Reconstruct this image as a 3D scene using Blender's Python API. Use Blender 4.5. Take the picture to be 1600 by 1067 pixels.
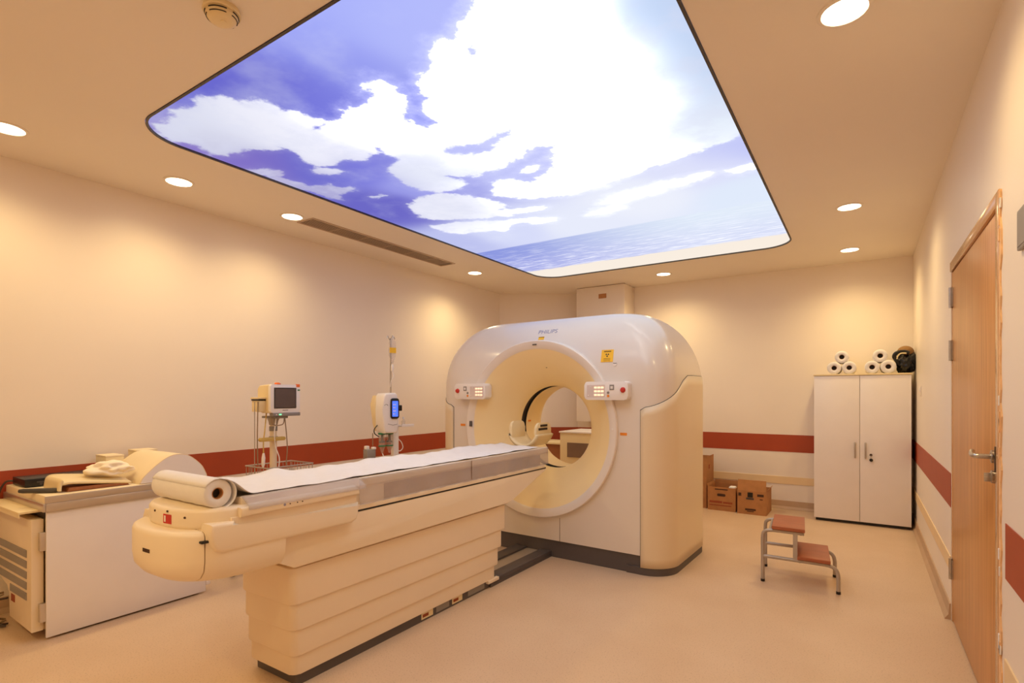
import bpy, bmesh, math, random
import numpy as np
from mathutils import Vector, Matrix

# ------------------------------------------------------------------ camera, world, exposure
for o in list(bpy.data.objects):
    bpy.data.objects.remove(o)
scene = bpy.context.scene
COL = scene.collection
cam_d = bpy.data.cameras.new('camera')
cam = bpy.data.objects.new('camera', cam_d)
COL.objects.link(cam)
cam.location = (0, 0, 1.33)
cam.rotation_euler = (math.pi / 2, 0, math.radians(33.375))
cam_d.sensor_width = 36
cam_d.lens = 835 / 1600 * 36
cam_d.shift_y = 83.5 / 1600
cam_d.clip_start = 0.05
scene.camera = cam

world = bpy.data.worlds.new('world')
world.use_nodes = True
world.node_tree.nodes['Background'].inputs[0].default_value = (1, .8, .6, 1)
world.node_tree.nodes['Background'].inputs[1].default_value = 0.02
scene.world = world

vs = scene.view_settings
vs.view_transform = 'Standard'
vs.look = 'None'
vs.gamma = 1
vs.use_curve_mapping = False
vs.exposure = 0.60
scene.cycles.diffuse_bounces = 8
scene.cycles.max_bounces = 12

SPOT_W = 29.0
SPOT_COL = (1.0, 0.735, 0.34)
PANEL_BOOST = 0.66

# ------------------------------------------------------------------ helpers
rnd = random.Random(7)


def lin(c):
    c = c / 255.0
    return c / 12.92 if c <= 0.04045 else ((c + 0.055) / 1.055) ** 2.4


def L3(rgb):
    return (lin(rgb[0]), lin(rgb[1]), lin(rgb[2]))


def mat(name, rgb, rough=0.5, metal=0.0, var=0.06, scale=6.0, bump=0.0, bscale=80.0, emit=None, es=0.0,
        alpha=1.0, coat=0.0, trans=0.0, stretch=None):
    m = bpy.data.materials.new(name)
    m.use_nodes = True
    nt = m.node_tree
    b = nt.nodes['Principled BSDF']
    b.inputs['Roughness'].default_value = rough
    b.inputs['Metallic'].default_value = metal
    b.inputs['Alpha'].default_value = alpha
    b.inputs['Coat Weight'].default_value = coat
    b.inputs['Coat Roughness'].default_value = 0.12
    b.inputs['Transmission Weight'].default_value = trans
    tc = nt.nodes.new('ShaderNodeTexCoord')
    mp = nt.nodes.new('ShaderNodeMapping')
    nt.links.new(tc.outputs['Object'], mp.inputs['Vector'])
    if stretch:
        mp.inputs['Scale'].default_value = stretch
    n = nt.nodes.new('ShaderNodeTexNoise')
    n.inputs['Scale'].default_value = scale
    n.inputs['Detail'].default_value = 4
    nt.links.new(mp.outputs['Vector'], n.inputs['Vector'])
    r = nt.nodes.new('ShaderNodeValToRGB')
    c = L3(rgb)
    r.color_ramp.elements[0].position = 0.3
    r.color_ramp.elements[1].position = 0.7
    r.color_ramp.elements[0].color = tuple(max(0, x * (1 - var)) for x in c) + (1,)
    r.color_ramp.elements[1].color = tuple(min(1, x * (1 + var)) for x in c) + (1,)
    nt.links.new(n.outputs['Fac'], r.inputs['Fac'])
    nt.links.new(r.outputs['Color'], b.inputs['Base Color'])
    if bump > 0:
        n2 = nt.nodes.new('ShaderNodeTexNoise')
        n2.inputs['Scale'].default_value = bscale
        n2.inputs['Detail'].default_value = 3
        nt.links.new(tc.outputs['Object'], n2.inputs['Vector'])
        bp = nt.nodes.new('ShaderNodeBump')
        bp.inputs['Strength'].default_value = bump
        bp.inputs['Distance'].default_value = 0.004
        nt.links.new(n2.outputs['Fac'], bp.inputs['Height'])
        nt.links.new(bp.outputs['Normal'], b.inputs['Normal'])
    if emit:
        e = L3(emit)
        b.inputs['Emission Color'].default_value = e + (1,)
        b.inputs['Emission Strength'].default_value = es
    return m


M = {}
M['wall'] = mat('wall_paint', (236, 226, 214), 0.42, var=0.015, scale=1.5, bump=0.05, bscale=300)
M['ceil'] = mat('ceiling_paint', (236, 228, 216), 0.6, var=0.015, scale=1.2)
M['stripe'] = mat('stripe_vinyl', (164, 66, 32), 0.5, var=0.04)
M['band'] = mat('bumper_vinyl', (232, 206, 164), 0.5, var=0.03)
M['skirt'] = mat('baseboard_vinyl', (190, 160, 130), 0.45, var=0.05)
M['cover'] = mat('gantry_cover_plastic', (226, 218, 208), 0.30, var=0.015, scale=2, coat=0.45)
M['cover2'] = mat('side_cover_plastic', (228, 210, 178), 0.34, var=0.015, scale=2, coat=0.1)
M['ring'] = mat('ring_plastic', (234, 226, 216), 0.3, var=0.01)
M['funnel'] = mat('funnel_plastic', (250, 230, 178), 0.34, var=0.015, scale=2)
M['dark'] = mat('dark_gap', (20, 17, 16), 0.6)
M['plinth'] = mat('plinth_grey', (86, 80, 80), 0.5)
M['couch'] = mat('couch_cream_plastic', (238, 223, 198), 0.36, var=0.02, scale=2)
M['couch2'] = mat('couch_bellows_plastic', (235, 218, 193), 0.45, var=0.02, scale=2)
M['white'] = mat('white_laminate', (234, 228, 226), 0.35, var=0.015)
M['whitep'] = mat('white_plastic', (238, 234, 230), 0.3, var=0.01)
M['creamp'] = mat('cream_plastic', (232, 214, 170), 0.4, var=0.02)
M['paper'] = mat('paper_tissue', (232, 230, 230), 0.85, var=0.015, scale=20, bump=0.3, bscale=60)
M['foam'] = mat('foam_vinyl', (236, 220, 186), 0.5, var=0.02)
M['steel'] = mat('brushed_steel', (190, 186, 182), 0.3, metal=1.0, var=0.08, scale=10, stretch=(1, 1, 30))
M['alu'] = mat('aluminium_trim', (205, 196, 186), 0.28, metal=0.7, var=0.06, scale=4)
M['tube'] = mat('painted_tube', (176, 166, 156), 0.35, metal=0.3)
M['grey'] = mat('grey_plastic', (140, 134, 128), 0.45)
M['greyd'] = mat('dark_grey_plastic', (70, 66, 64), 0.45)
M['black'] = mat('black_plastic', (18, 17, 17), 0.35)
M['blackbag'] = mat('black_bag', (16, 15, 16), 0.28, bump=0.8, bscale=14)
M['brown'] = mat('brown_fabric', (140, 104, 60), 0.8)
M['card'] = mat('cardboard', (176, 124, 76), 0.8, var=0.1, scale=12)
M['carddark'] = mat('cardboard_inside', (150, 102, 60), 0.85, var=0.1, scale=12)
M['printd'] = mat('carton_print_dark', (70, 44, 28), 0.8)
M['printr'] = mat('carton_print_red', (150, 72, 40), 0.8)
M['tread'] = mat('tread_wood', (164, 92, 58), 0.4, var=0.15, scale=5, stretch=(1, 12, 12))
M['yellow'] = mat('label_yellow', (250, 196, 40), 0.5)
M['orange'] = mat('label_orange', (232, 140, 40), 0.5)
M['red'] = mat('label_red', (200, 48, 36), 0.5)
M['green'] = mat('green_plastic', (40, 120, 80), 0.4)
M['tagorange'] = mat('tag_orange', (246, 120, 50), 0.6)
M['screen'] = mat('monitor_glass', (92, 78, 74), 0.15)
M['pane'] = mat('cabinet_window', (128, 106, 92), 0.2)
M['taupe'] = mat('carriage_taupe', (168, 142, 122), 0.4, var=0.12, scale=3)
M['blue'] = mat('injector_display', (60, 90, 220), 0.3, emit=(70, 110, 250), es=0.8)
M['ledr'] = mat('red_led', (220, 30, 30), 0.4, emit=(255, 40, 50), es=1.2)
M['ledg'] = mat('green_led', (80, 230, 140), 0.4, emit=(120, 255, 170), es=1.2)
M['disp'] = mat('gantry_display', (222, 208, 202), 0.25)
M['digits'] = mat('amber_digits', (255, 210, 170), 0.4, emit=(255, 206, 170), es=0.75)
M['film'] = mat('clear_film', (214, 204, 200), 0.16, alpha=0.32, bump=0.6, bscale=7, var=0.1, scale=5)
M['glass'] = mat('syringe_clear', (215, 205, 196), 0.1, alpha=0.3)
M['cable'] = mat('cable_grey', (150, 128, 100), 0.5)
M['cabled'] = mat('cable_dark', (64, 46, 34), 0.5)
M['cabley'] = mat('cable_yellow', (200, 170, 90), 0.5)
M['logo'] = mat('logo_print', (150, 150, 178), 0.4)
M['hair'] = mat('seam_shadow_strip', (120, 92, 66), 0.6)
M['wood'] = mat('brown_wood', (150, 92, 52), 0.5, var=0.12, scale=4, stretch=(1, 10, 10))
M['plaster'] = mat('torn_plaster', (232, 190, 142), 0.9, var=0.12, scale=30, bump=0.4)
M['vent'] = mat('vent_metal', (190, 168, 144), 0.5)
M['ventback'] = mat('vent_shade', (112, 94, 80), 0.6)
M['lens'] = mat('downlight_lens', (255, 240, 220), 0.4, emit=(255, 236, 205), es=6.0)
M['beige'] = mat('beige_enamel', (228, 210, 182), 0.4, var=0.02)
M['cloth'] = mat('white_cloth', (244, 232, 208), 0.85, bump=0.3, bscale=30)


def door_wood():
    m = mat('door_veneer', (196, 138, 84), 0.32, var=0.0)
    nt = m.node_tree
    b = nt.nodes['Principled BSDF']
    tc = nt.nodes.new('ShaderNodeTexCoord')
    mp = nt.nodes.new('ShaderNodeMapping')
    mp.inputs['Scale'].default_value = (1, 16, 0.5)
    n = nt.nodes.new('ShaderNodeTexNoise')
    n.inputs['Scale'].default_value = 3.0
    n.inputs['Detail'].default_value = 6
    r = nt.nodes.new('ShaderNodeValToRGB')
    r.color_ramp.elements[0].position = 0.3
    r.color_ramp.elements[1].position = 0.72
    r.color_ramp.elements[0].color = L3((182, 122, 62)) + (1,)
    r.color_ramp.elements[1].color = L3((216, 158, 92)) + (1,)
    nt.links.new(tc.outputs['Object'], mp.inputs[0])
    nt.links.new(mp.outputs[0], n.inputs['Vector'])
    nt.links.new(n.outputs['Fac'], r.inputs[0])
    nt.links.new(r.outputs[0], b.inputs['Base Color'])
    return m


M['door'] = door_wood()


def floor_mat():
    m = bpy.data.materials.new('speckled_vinyl_floor')
    m.use_nodes = True
    nt = m.node_tree
    b = nt.nodes['Principled BSDF']
    b.inputs['Roughness'].default_value = 0.34
    tc = nt.nodes.new('ShaderNodeTexCoord')
    n = nt.nodes.new('ShaderNodeTexNoise')
    n.inputs['Scale'].default_value = 2.0
    n.inputs['Detail'].default_value = 5
    v = nt.nodes.new('ShaderNodeTexNoise')
    v.inputs['Scale'].default_value = 130
    v.inputs['Detail'].default_value = 2
    r1 = nt.nodes.new('ShaderNodeValToRGB')
    r1.color_ramp.elements[0].position = 0.3
    r1.color_ramp.elements[1].position = 0.7
    r1.color_ramp.elements[0].color = L3((206, 178, 148)) + (1,)
    r1.color_ramp.elements[1].color = L3((214, 188, 160)) + (1,)
    r2 = nt.nodes.new('ShaderNodeValToRGB')
    r2.color_ramp.elements[0].position = 0.28
    r2.color_ramp.elements[1].position = 0.42
    r2.color_ramp.elements[0].color = (0.72, 0.68, 0.62, 1)
    r2.color_ramp.elements[1].color = (1, 1, 1, 1)
    mx = nt.nodes.new('ShaderNodeMix')
    mx.data_type = 'RGBA'
    mx.blend_type = 'MULTIPLY'
    mx.inputs['Factor'].default_value = 1
    for k in (n, v):
        nt.links.new(tc.outputs['Object'], k.inputs['Vector'])
    nt.links.new(n.outputs['Fac'], r1.inputs[0])
    nt.links.new(v.outputs['Fac'], r2.inputs[0])
    nt.links.new(r1.outputs[0], mx.inputs[6])
    nt.links.new(r2.outputs[0], mx.inputs[7])
    nt.links.new(mx.outputs[2], b.inputs['Base Color'])
    return m


M['floor'] = floor_mat()

ORG = {}


def empty(name, label, cat, loc=(0, 0, 0), rz=0.0, group=None):
    o = bpy.data.objects.new(name, None)
    o.empty_display_size = 0.1
    o.location = loc
    o.rotation_euler = (0, 0, rz)
    COL.objects.link(o)
    o['label'] = label
    o['category'] = cat
    if group:
        o['group'] = group
    return o


def obj(name, bm, m, parent=None, local=False, smooth=True, angle=35):
    """link a bmesh as one object; coordinates are world ones unless local"""
    if parent is not None and not local:
        p = parent
        off = Vector((0, 0, 0))
        while p is not None:
            off += p.location
            p = p.parent
        bm.transform(Matrix.Translation(-off))
    bmesh.ops.recalc_face_normals(bm, faces=bm.faces[:])
    me = bpy.data.meshes.new(name)
    bm.to_mesh(me)
    bm.free()
    o = bpy.data.objects.new(name, me)
    COL.objects.link(o)
    if m is not None:
        me.materials.append(m)
    if parent is not None:
        o.parent = parent
    if smooth:
        for f in me.polygons:
            f.use_smooth = True
        me.set_sharp_from_angle(angle=math.radians(angle))
    return o


def tag(o, label, cat, group=None):
    o['label'] = label
    o['category'] = cat
    if group:
        o['group'] = group
    return o


def struct(o):
    o['kind'] = 'structure'
    return o


def BM():
    return bmesh.new()


def box(bm, x0, x1, y0, y1, z0, z1, bev=0.0, seg=2):
    r = bmesh.ops.create_cube(bm, size=1.0)
    vv = r['verts']
    for v in vv:
        v.co = Vector(((x0 + x1) / 2 + v.co.x * (x1 - x0), (y0 + y1) / 2 + v.co.y * (y1 - y0),
                       (z0 + z1) / 2 + v.co.z * (z1 - z0)))
    if bev > 0:
        ee = list({e for v in vv for e in v.link_edges})
        bmesh.ops.bevel(bm, geom=ee, offset=bev, segments=seg, profile=0.5, affect='EDGES')
    return bm


def B(x0, x1, y0, y1, z0, z1, bev=0.0, seg=2):
    return box(BM(), x0, x1, y0, y1, z0, z1, bev, seg)


def prism(bm, pts, axis, a0, a1, bev=0.0, seg=2):
    """extrude a polygon: axis 'x' pts=(y,z); 'y' pts=(x,z); 'z' pts=(x,y)"""
    def P(p, a):
        return {'x': (a, p[0], p[1]), 'y': (p[0], a, p[1]), 'z': (p[0], p[1], a)}[axis]
    v0 = [bm.verts.new(P(p, a0)) for p in pts]
    v1 = [bm.verts.new(P(p, a1)) for p in pts]
    n = len(pts)
    f0 = bm.faces.new(v0)
    f1 = bm.faces.new(v1[::-1])
    for i in range(n):
        bm.faces.new((v0[i], v0[(i + 1) % n], v1[(i + 1) % n], v1[i]))
    if bev > 0:
        ee = list({e for f in (f0, f1) for e in f.edges})
        bmesh.ops.bevel(bm, geom=ee, offset=bev, segments=seg, profile=0.5, affect='EDGES')
    return bm


def tube(bm, pts, r, n=10, cap=True):
    pts = [Vector(p) for p in pts]
    rings = []
    up = None
    for i, p in enumerate(pts):
        a = pts[max(i - 1, 0)]
        c = pts[min(i + 1, len(pts) - 1)]
        t = (c - a).normalized()
        if up is None:
            up = Vector((0, 0, 1)) if abs(t.z) < 0.9 else Vector((1, 0, 0))
        s = t.cross(up)
        if s.length < 1e-5:
            s = t.orthogonal()
        s.normalize()
        up = s.cross(t).normalized()
        rr = r[i] if isinstance(r, (list, tuple)) else r
        rings.append([bm.verts.new(p + (s * math.cos(2 * math.pi * k / n) + up * math.sin(2 * math.pi * k / n)) * rr)
                      for k in range(n)])
    for i in range(len(rings) - 1):
        for k in range(n):
            bm.faces.new((rings[i][k], rings[i][(k + 1) % n], rings[i + 1][(k + 1) % n], rings[i + 1][k]))
    if cap:
        bm.faces.new(rings[0][::-1])
        bm.faces.new(rings[-1])
    return bm


def T(pts, r, n=10):
    return tube(BM(), pts, r, n)


def smooth_path(pts, k=6):
    """Catmull-Rom through the points"""
    pts = [Vector(p) for p in pts]
    out = []
    for i in range(len(pts) - 1):
        p0 = pts[max(i - 1, 0)]
        p1, p2 = pts[i], pts[i + 1]
        p3 = pts[min(i + 2, len(pts) - 1)]
        for j in range(k):
            t = j / k
            out.append(0.5 * ((2 * p1) + (-p0 + p2) * t + (2 * p0 - 5 * p1 + 4 * p2 - p3) * t * t
                              + (-p0 + 3 * p1 - 3 * p2 + p3) * t ** 3))
    out.append(pts[-1])
    return out


def lathe(bm, prof, c, axis='z', n=32, closed=False):
    """prof: list of (axial, radius); c = centre point with axial 0"""
    rings = []
    c = Vector(c)
    for a, r in prof:
        ring = []
        for k in range(n):
            t = 2 * math.pi * k / n
            u, v = math.cos(t) * r, math.sin(t) * r
            d = {'z': (u, v, a), 'y': (u, a, v), 'x': (a, u, v)}[axis]
            ring.append(bm.verts.new(c + Vector(d)))
        rings.append(ring)
    for i in range(len(rings) - 1):
        for k in range(n):
            bm.faces.new((rings[i][k], rings[i][(k + 1) % n], rings[i + 1][(k + 1) % n], rings[i + 1][k]))
    if closed:
        bm.faces.new(rings[0][::-1])
        bm.faces.new(rings[-1])
    return bm


def LA(prof, c, axis='z', n=32, closed=True):
    return lathe(BM(), prof, c, axis, n, closed)


def rrect(x0, x1, y0, y1, r, n=8):
    pts = []
    for cx, cy, a0 in ((x1 - r, y0 + r, -90), (x1 - r, y1 - r, 0), (x0 + r, y1 - r, 90), (x0 + r, y0 + r, 180)):
        for k in range(n + 1):
            a = math.radians(a0 + 90 * k / n)
            pts.append((cx + r * math.cos(a), cy + r * math.sin(a)))
    return pts


def text_mesh(txt, size, depth=0.001):
    cu = bpy.data.curves.new('lettering', 'FONT')
    cu.body = txt
    cu.size = size
    cu.extrude = depth
    cu.align_x = 'CENTER'
    cu.align_y = 'CENTER'
    to = bpy.data.objects.new('lettering', cu)
    COL.objects.link(to)
    bpy.context.view_layer.update()
    dg = bpy.context.evaluated_depsgraph_get()
    me = bpy.data.meshes.new_from_object(to.evaluated_get(dg))
    bpy.data.objects.remove(to)
    bm = BM()
    bm.from_mesh(me)
    return bm


# ------------------------------------------------------------------ room shell
XL, XR, YB, YF, H = -4.40, 0.43, 6.98, -1.3, 2.79
CH0, CH1 = (XL, 6.35), (-3.46, YB)          # slanted wall piece across the far left corner
S0, S1 = 0.665, 0.865                        # red-brown stripe
N0, N1 = 0.29, 0.375                         # pale bumper band

fl = struct(obj('floor', B(XL - .1, XR + .1, YF - .1, YB + .1, -0.1, 0.0), M['floor'], smooth=False))
wl = struct(obj('wall_left', B(XL - .1, XL, YF - .1, YB + .1, 0, H), M['wall'], smooth=False))
wb = struct(obj('wall_back', B(XL - .1, XR + .1, YB, YB + .1, 0, H), M['wall'], smooth=False))
wf = struct(obj('wall_front', B(XL - .1, XR + .1, YF - .1, YF, 0, H), M['wall'], smooth=False))
wc = struct(obj('wall_corner', prism(BM(), [CH0, CH1, (XL, YB)], 'z', 0, H), M['wall'], smooth=False))
DY0, DY1, DZ = 2.70, 4.065, 2.11              # door opening
bm = BM()
box(bm, XR, XR + .1, YF - .1, DY0, 0, H)
box(bm, XR, XR + .1, DY1, YB + .1, 0, H)
box(bm, XR, XR + .1, DY0, DY1, DZ, H)
wr = struct(obj('wall_right', bm, M['wall'], smooth=False))

for nm, z0, z1, m, t in (('wall_stripe', S0, S1, 'stripe', .003), ('bumper_band', N0, N1, 'band', .006)):
    obj(nm, B(XL, XL + t, YF, 6.35, z0, z1), M[m], wl, smooth=False)
    obj(nm, B(CH1[0], XR, YB - t, YB, z0, z1), M[m], wb, smooth=False)
    obj(nm, B(XR - t, XR, YF, 2.60, z0, z1), M[m], wr, smooth=False)
    obj(nm, B(XR - t, XR, DY1 + .004, YB, z0, z1), M[m], wr, smooth=False)
    nx, ny = (CH1[1] - CH0[1]), -(CH1[0] - CH0[0])
    ln = math.hypot(nx, ny)
    nx, ny = nx / ln * t, ny / ln * t
    obj(nm, prism(BM(), [CH0, CH1, (CH1[0] + nx, CH1[1] + ny), (CH0[0] + nx, CH0[1] + ny)], 'z', z0, z1),
        M[m], wc, smooth=False)

BBP = [(0, 0), (0, .095), (.008, .095), (.012, .03), (.03, .004), (.03, 0)]
struct(obj('baseboard_left', prism(BM(), [(XL + a, b) for a, b in BBP], 'y', YF, 6.35), M['skirt'], smooth=False))
struct(obj('baseboard_back', prism(BM(), [(YB - a, b) for a, b in BBP], 'x', CH1[0], XR), M['skirt'], smooth=False))
struct(obj('baseboard_right', prism(BM(), [(XR - a, b) for a, b in BBP], 'y', DY1 + .004, YB), M['skirt'], smooth=False))
struct(obj('baseboard_front', prism(BM(), [(XR - a, b) for a, b in BBP], 'y', YF, DY0 - .06), M['skirt'], smooth=False))
struct(obj('trim_1', prism(BM(), [CH0, CH1, (CH1[0] + nx * 2, CH1[1] + ny * 2), (CH0[0] + nx * 2, CH0[1] + ny * 2)], 'z', 0, .095),
           M['skirt'], smooth=False))

# ceiling slab with the rounded opening for the light panel
PX0, PX1, PY0, PY1, PR = -3.375, -0.565, 1.285, 5.87, 0.27
bm = BM()
outer = [bm.verts.new((x, y, H)) for x, y in ((XL - .1, YF - .1), (XR + .1, YF - .1), (XR + .1, YB + .1), (XL - .1, YB + .1))]
inner = [bm.verts.new((x, y, H)) for x, y in rrect(PX0, PX1, PY0, PY1, PR, 14)]
ed = [bm.edges.new((L[i], L[(i + 1) % len(L)])) for L in (outer, inner) for i in range(len(L))]
bmesh.ops.triangle_fill(bm, use_beauty=True, edges=ed)
for f in bm.faces[:]:
    c = f.calc_center_median()
    if PX0 + .4 < c.x < PX1 - .4 and PY0 + .4 < c.y < PY1 - .4 and all(v in inner for v in f.verts):
        bm.faces.remove(f)
res = bmesh.ops.extrude_face_region(bm, geom=bm.faces[:])
for v in [g for g in res['geom'] if isinstance(g, bmesh.types.BMVert)]:
    v.co.z += 0.12
struct(obj('ceiling', bm, M['ceil'], smooth=False))

# cloud outlines and colours of the printed sky, in metres on the ceiling
SKY_MAIN = [(-3.248,1.386),(-3.024,1.357),(-2.724,1.349),(-2.696,1.393),(-2.629,1.426),(-2.623,1.473),(-2.564,1.501),(-2.489,1.497),(-2.481,1.534),(-2.481,1.577),(-2.465,1.61),(-2.491,1.65),(-2.422,1.684),(-2.439,1.755),(-2.421,1.815),(-2.424,1.856),(-2.521,1.864),(-2.429,1.886),(-2.331,1.887),(-2.28,1.871),(-2.245,1.823),(-2.183,1.829),(-2.11,1.844),(-2.032,1.852),(-1.987,1.818),(-1.981,1.78),(-2.036,1.754),(-1.998,1.71),(-1.906,1.713),(-1.871,1.755),(-1.868,1.815),(-1.898,1.897),(-1.973,1.98),(-1.979,2.022),(-2.059,2.066),(-2.015,2.12),(-1.998,2.195),(-1.929,2.215),(-1.892,2.189),(-1.897,2.1),(-1.823,1.989),(-1.769,1.88),(-1.697,1.851),(-1.681,1.806),(-1.578,1.786),(-1.567,1.728),(-1.511,1.685),(-1.457,1.698),(-1.46,1.727),(-1.415,1.765),(-1.424,1.838),(-1.382,1.833),(-1.37,1.748),(-1.375,1.715),(-1.341,1.667),(-1.276,1.629),(-1.206,1.6),(-1.128,1.569),(-1.018,1.533),(-0.653,1.735),(-0.455,1.991),(-0.437,2.691),(-0.479,3.192),(-0.583,3.248),(-0.756,3.309),(-0.954,3.349),(-1.17,3.392),(-1.408,3.439),(-1.587,3.488),(-1.845,3.498),(-2.105,3.403),(-2.315,3.238),(-2.149,3.005),(-1.983,3.034),(-1.928,3.151),(-1.708,3.038),(-1.563,2.861),(-1.529,2.767),(-1.705,2.725),(-1.789,2.798),(-1.973,2.863),(-2.173,2.872),(-2.336,2.765),(-2.282,2.958),(-2.409,2.982),(-2.566,2.947),(-2.66,2.839),(-2.678,2.697),(-2.649,2.592),(-2.627,2.49),(-2.576,2.45),(-2.425,2.408),(-2.426,2.307),(-2.422,2.215),(-2.497,2.26),(-2.613,2.284),(-2.697,2.228),(-2.83,2.228),(-2.918,2.188),(-2.956,2.127),(-2.895,1.998),(-2.908,1.926),(-2.99,1.888),(-3.091,1.821),(-3.201,1.797),(-3.31,1.758),(-3.353,1.696),(-3.298,1.622),(-3.327,1.558),(-3.373,1.513),(-3.332,1.411)]
SKY_HOLES = [[(-2.094,2.477),(-2.041,2.463),(-1.978,2.484),(-1.857,2.504),(-1.717,2.465),(-1.624,2.472),(-1.67,2.514),(-1.824,2.565),(-1.881,2.63),(-1.975,2.61),(-2.072,2.526)]]
SKY_SMALL = [[(-3.374,1.961),(-3.241,2.004),(-3.202,2.092),(-3.259,2.151),(-3.336,2.12),(-3.275,2.2),(-3.241,2.284),(-3.268,2.351),(-3.182,2.386),(-3.103,2.409),(-3.094,2.487),(-2.983,2.517),(-3.05,2.582),(-3.218,2.586),(-3.288,2.661),(-3.33,2.585),(-3.316,2.452),(-3.363,2.354),(-3.368,2.2),(-3.388,2.066)],[(-2.971,3.025),(-2.773,2.93),(-2.572,2.972),(-2.42,3.117),(-2.299,3.401),(-2.289,3.475),(-2.502,3.473),(-2.164,3.557),(-2.095,3.636),(-2.42,3.674),(-2.723,3.551),(-2.979,3.442),(-3.08,3.277)],[(-3.159,3.465),(-2.854,3.544),(-2.509,3.712),(-2.305,3.788),(-2.127,3.905),(-2.548,3.868),(-2.675,3.957),(-3.081,3.826),(-3.177,3.671)],[(-3.052,2.743),(-2.951,2.748),(-2.936,2.772),(-3.03,2.782)],[(-3.022,2.174),(-2.944,2.207),(-2.848,2.289),(-2.848,2.337),(-2.963,2.3),(-3.035,2.244)],[(-1.906,2.981),(-1.813,2.93),(-1.722,2.943),(-1.748,2.987),(-1.848,3.02)],[(-1.684,3.799),(-1.606,3.719),(-1.395,3.703),(-1.189,3.665),(-1.005,3.652),(-0.856,3.673),(-0.927,3.756),(-1.134,3.786),(-1.341,3.83),(-1.505,3.883)],[(-0.745,3.697),(-0.675,3.67),(-0.582,3.675),(-0.582,3.779),(-0.693,3.766)],[(-1.885,3.99),(-1.779,3.911),(-1.6,3.909),(-1.593,3.998),(-1.746,4.044)],[(-2.626,3.541),(-2.427,3.521),(-2.203,3.56),(-2.068,3.615),(-2.129,3.68),(-2.39,3.658),(-2.628,3.619)],[(-2.406,3.888),(-2.278,3.849),(-2.123,3.888),(-2.194,3.97),(-2.341,3.956)]]
SKY_SKY = [((-1.624,1.392),(172,180,252)),((-1.984,1.332),(160,168,248)),((-2.252,1.416),(112,112,214)),((-2.42,1.393),(105,103,205)),((-2.234,1.676),(120,122,222)),((-1.913,1.639),(150,156,240)),((-1.511,1.552),(182,190,254)),((-1.95,2.004),(150,156,244)),((-1.521,1.637),(180,186,252)),((-3.345,1.802),(140,120,200)),((-3.222,1.938),(122,110,198)),((-2.964,2.223),(112,110,205)),((-3.183,2.852),(108,104,198)),((-2.795,2.395),(128,128,222)),((-3.059,2.934),(110,106,200)),((-2.665,2.739),(160,162,236)),((-1.863,2.429),(190,194,250)),((-1.773,2.837),(196,200,250)),((-3.367,3.984),(190,195,240)),((-2.627,3.989),(215,220,250)),((-2.069,4.142),(232,236,252)),((-1.4,3.866),(238,241,253)),((-0.86,3.551),(225,228,252)),((-0.67,3.377),(195,200,248)),((-0.658,4.203),(225,235,252)),((-0.661,2.203),(186,204,238)),((-0.617,2.28),(165,185,220))]
SKY_CL = [((-3.019,1.454),(222,224,240)),((-2.797,1.683),(238,238,250)),((-3.132,1.687),(205,205,228)),((-2.696,2.022),(240,240,252)),((-2.643,2.264),(226,226,246)),((-2.208,2.07),(250,250,255)),((-2.407,2.532),(225,228,246)),((-2.235,2.645),(235,238,250)),((-2.773,2.6),(210,212,240)),((-3.302,2.122),(190,184,220)),((-3.292,2.468),(175,172,216)),((-2.728,3.152),(235,236,250)),((-1.482,1.981),(256,256,258)),((-1.102,1.913),(258,258,260)),((-1.314,2.282),(258,258,260)),((-0.95,2.217),(250,253,260)),((-0.882,2.437),(240,246,258)),((-0.683,2.189),(205,220,248)),((-0.652,2.359),(168,190,226)),((-0.617,2.141),(180,200,235)),((-0.642,2.534),(200,214,240)),((-0.697,2.688),(192,208,236)),((-0.607,2.022),(176,198,234)),((-0.659,2.07),(196,214,244)),((-0.665,2.813),(214,224,242)),((-1.004,2.42),(238,244,254)),((-1.207,2.647),(246,249,256)),((-0.667,2.518),(184,202,232)),((-0.94,2.597),(256,256,258)),((-1.505,3.013),(258,258,260)),((-0.719,2.969),(235,242,252)),((-1.171,3.234),(248,250,258)),((-1.355,3.744),(252,252,258)),((-2.065,3.135),(245,247,255)),((-2.051,2.547),(246,248,255))]
SKY_HOR = [(-3.368,4.428),(-2.2,4.431),(-1.304,4.427),(-0.607,4.409)]
SKY_BEACH = [(-3.273,5.408),(-2.391,5.536),(-1.493,5.425),(-0.605,5.433)]

# ------------------------------------------------------------------ backlit sky print in the ceiling
def sdf(P, poly):
    poly = np.array(poly, float)
    a = poly
    b = np.roll(poly, -1, 0)
    d = np.full(len(P), 1e9)
    inside = np.zeros(len(P), bool)
    for (ax, ay), (bx, by) in zip(a, b):
        ex, ey = bx - ax, by - ay
        wx, wy = P[:, 0] - ax, P[:, 1] - ay
        t = np.clip((wx * ex + wy * ey) / (ex * ex + ey * ey + 1e-12), 0, 1)
        d = np.minimum(d, (wx - ex * t) ** 2 + (wy - ey * t) ** 2)
        if abs(by - ay) > 1e-9:
            c = ((ay > P[:, 1]) != (by > P[:, 1])) & (P[:, 0] < (bx - ax) * (P[:, 1] - ay) / (by - ay) + ax)
            inside ^= c
    d = np.sqrt(d)
    return np.where(inside, d, -d)


def idw(P, ctrl, p=4.5):
    W = np.zeros(len(P))
    C = np.zeros((len(P), 3))
    for (x, y), c in ctrl:
        w = 1.0 / (((P[:, 0] - x) ** 2 + (P[:, 1] - y) ** 2) ** (p / 2) + 0.0006)
        cl = np.array([lin(min(v, 255)) for v in c])
        if min(c) >= 250:
            cl = cl * 3.9
        elif min(c) >= 245:
            cl = cl * 1.6
        C += w[:, None] * cl
        W += w
    return C / W[:, None]


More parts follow.
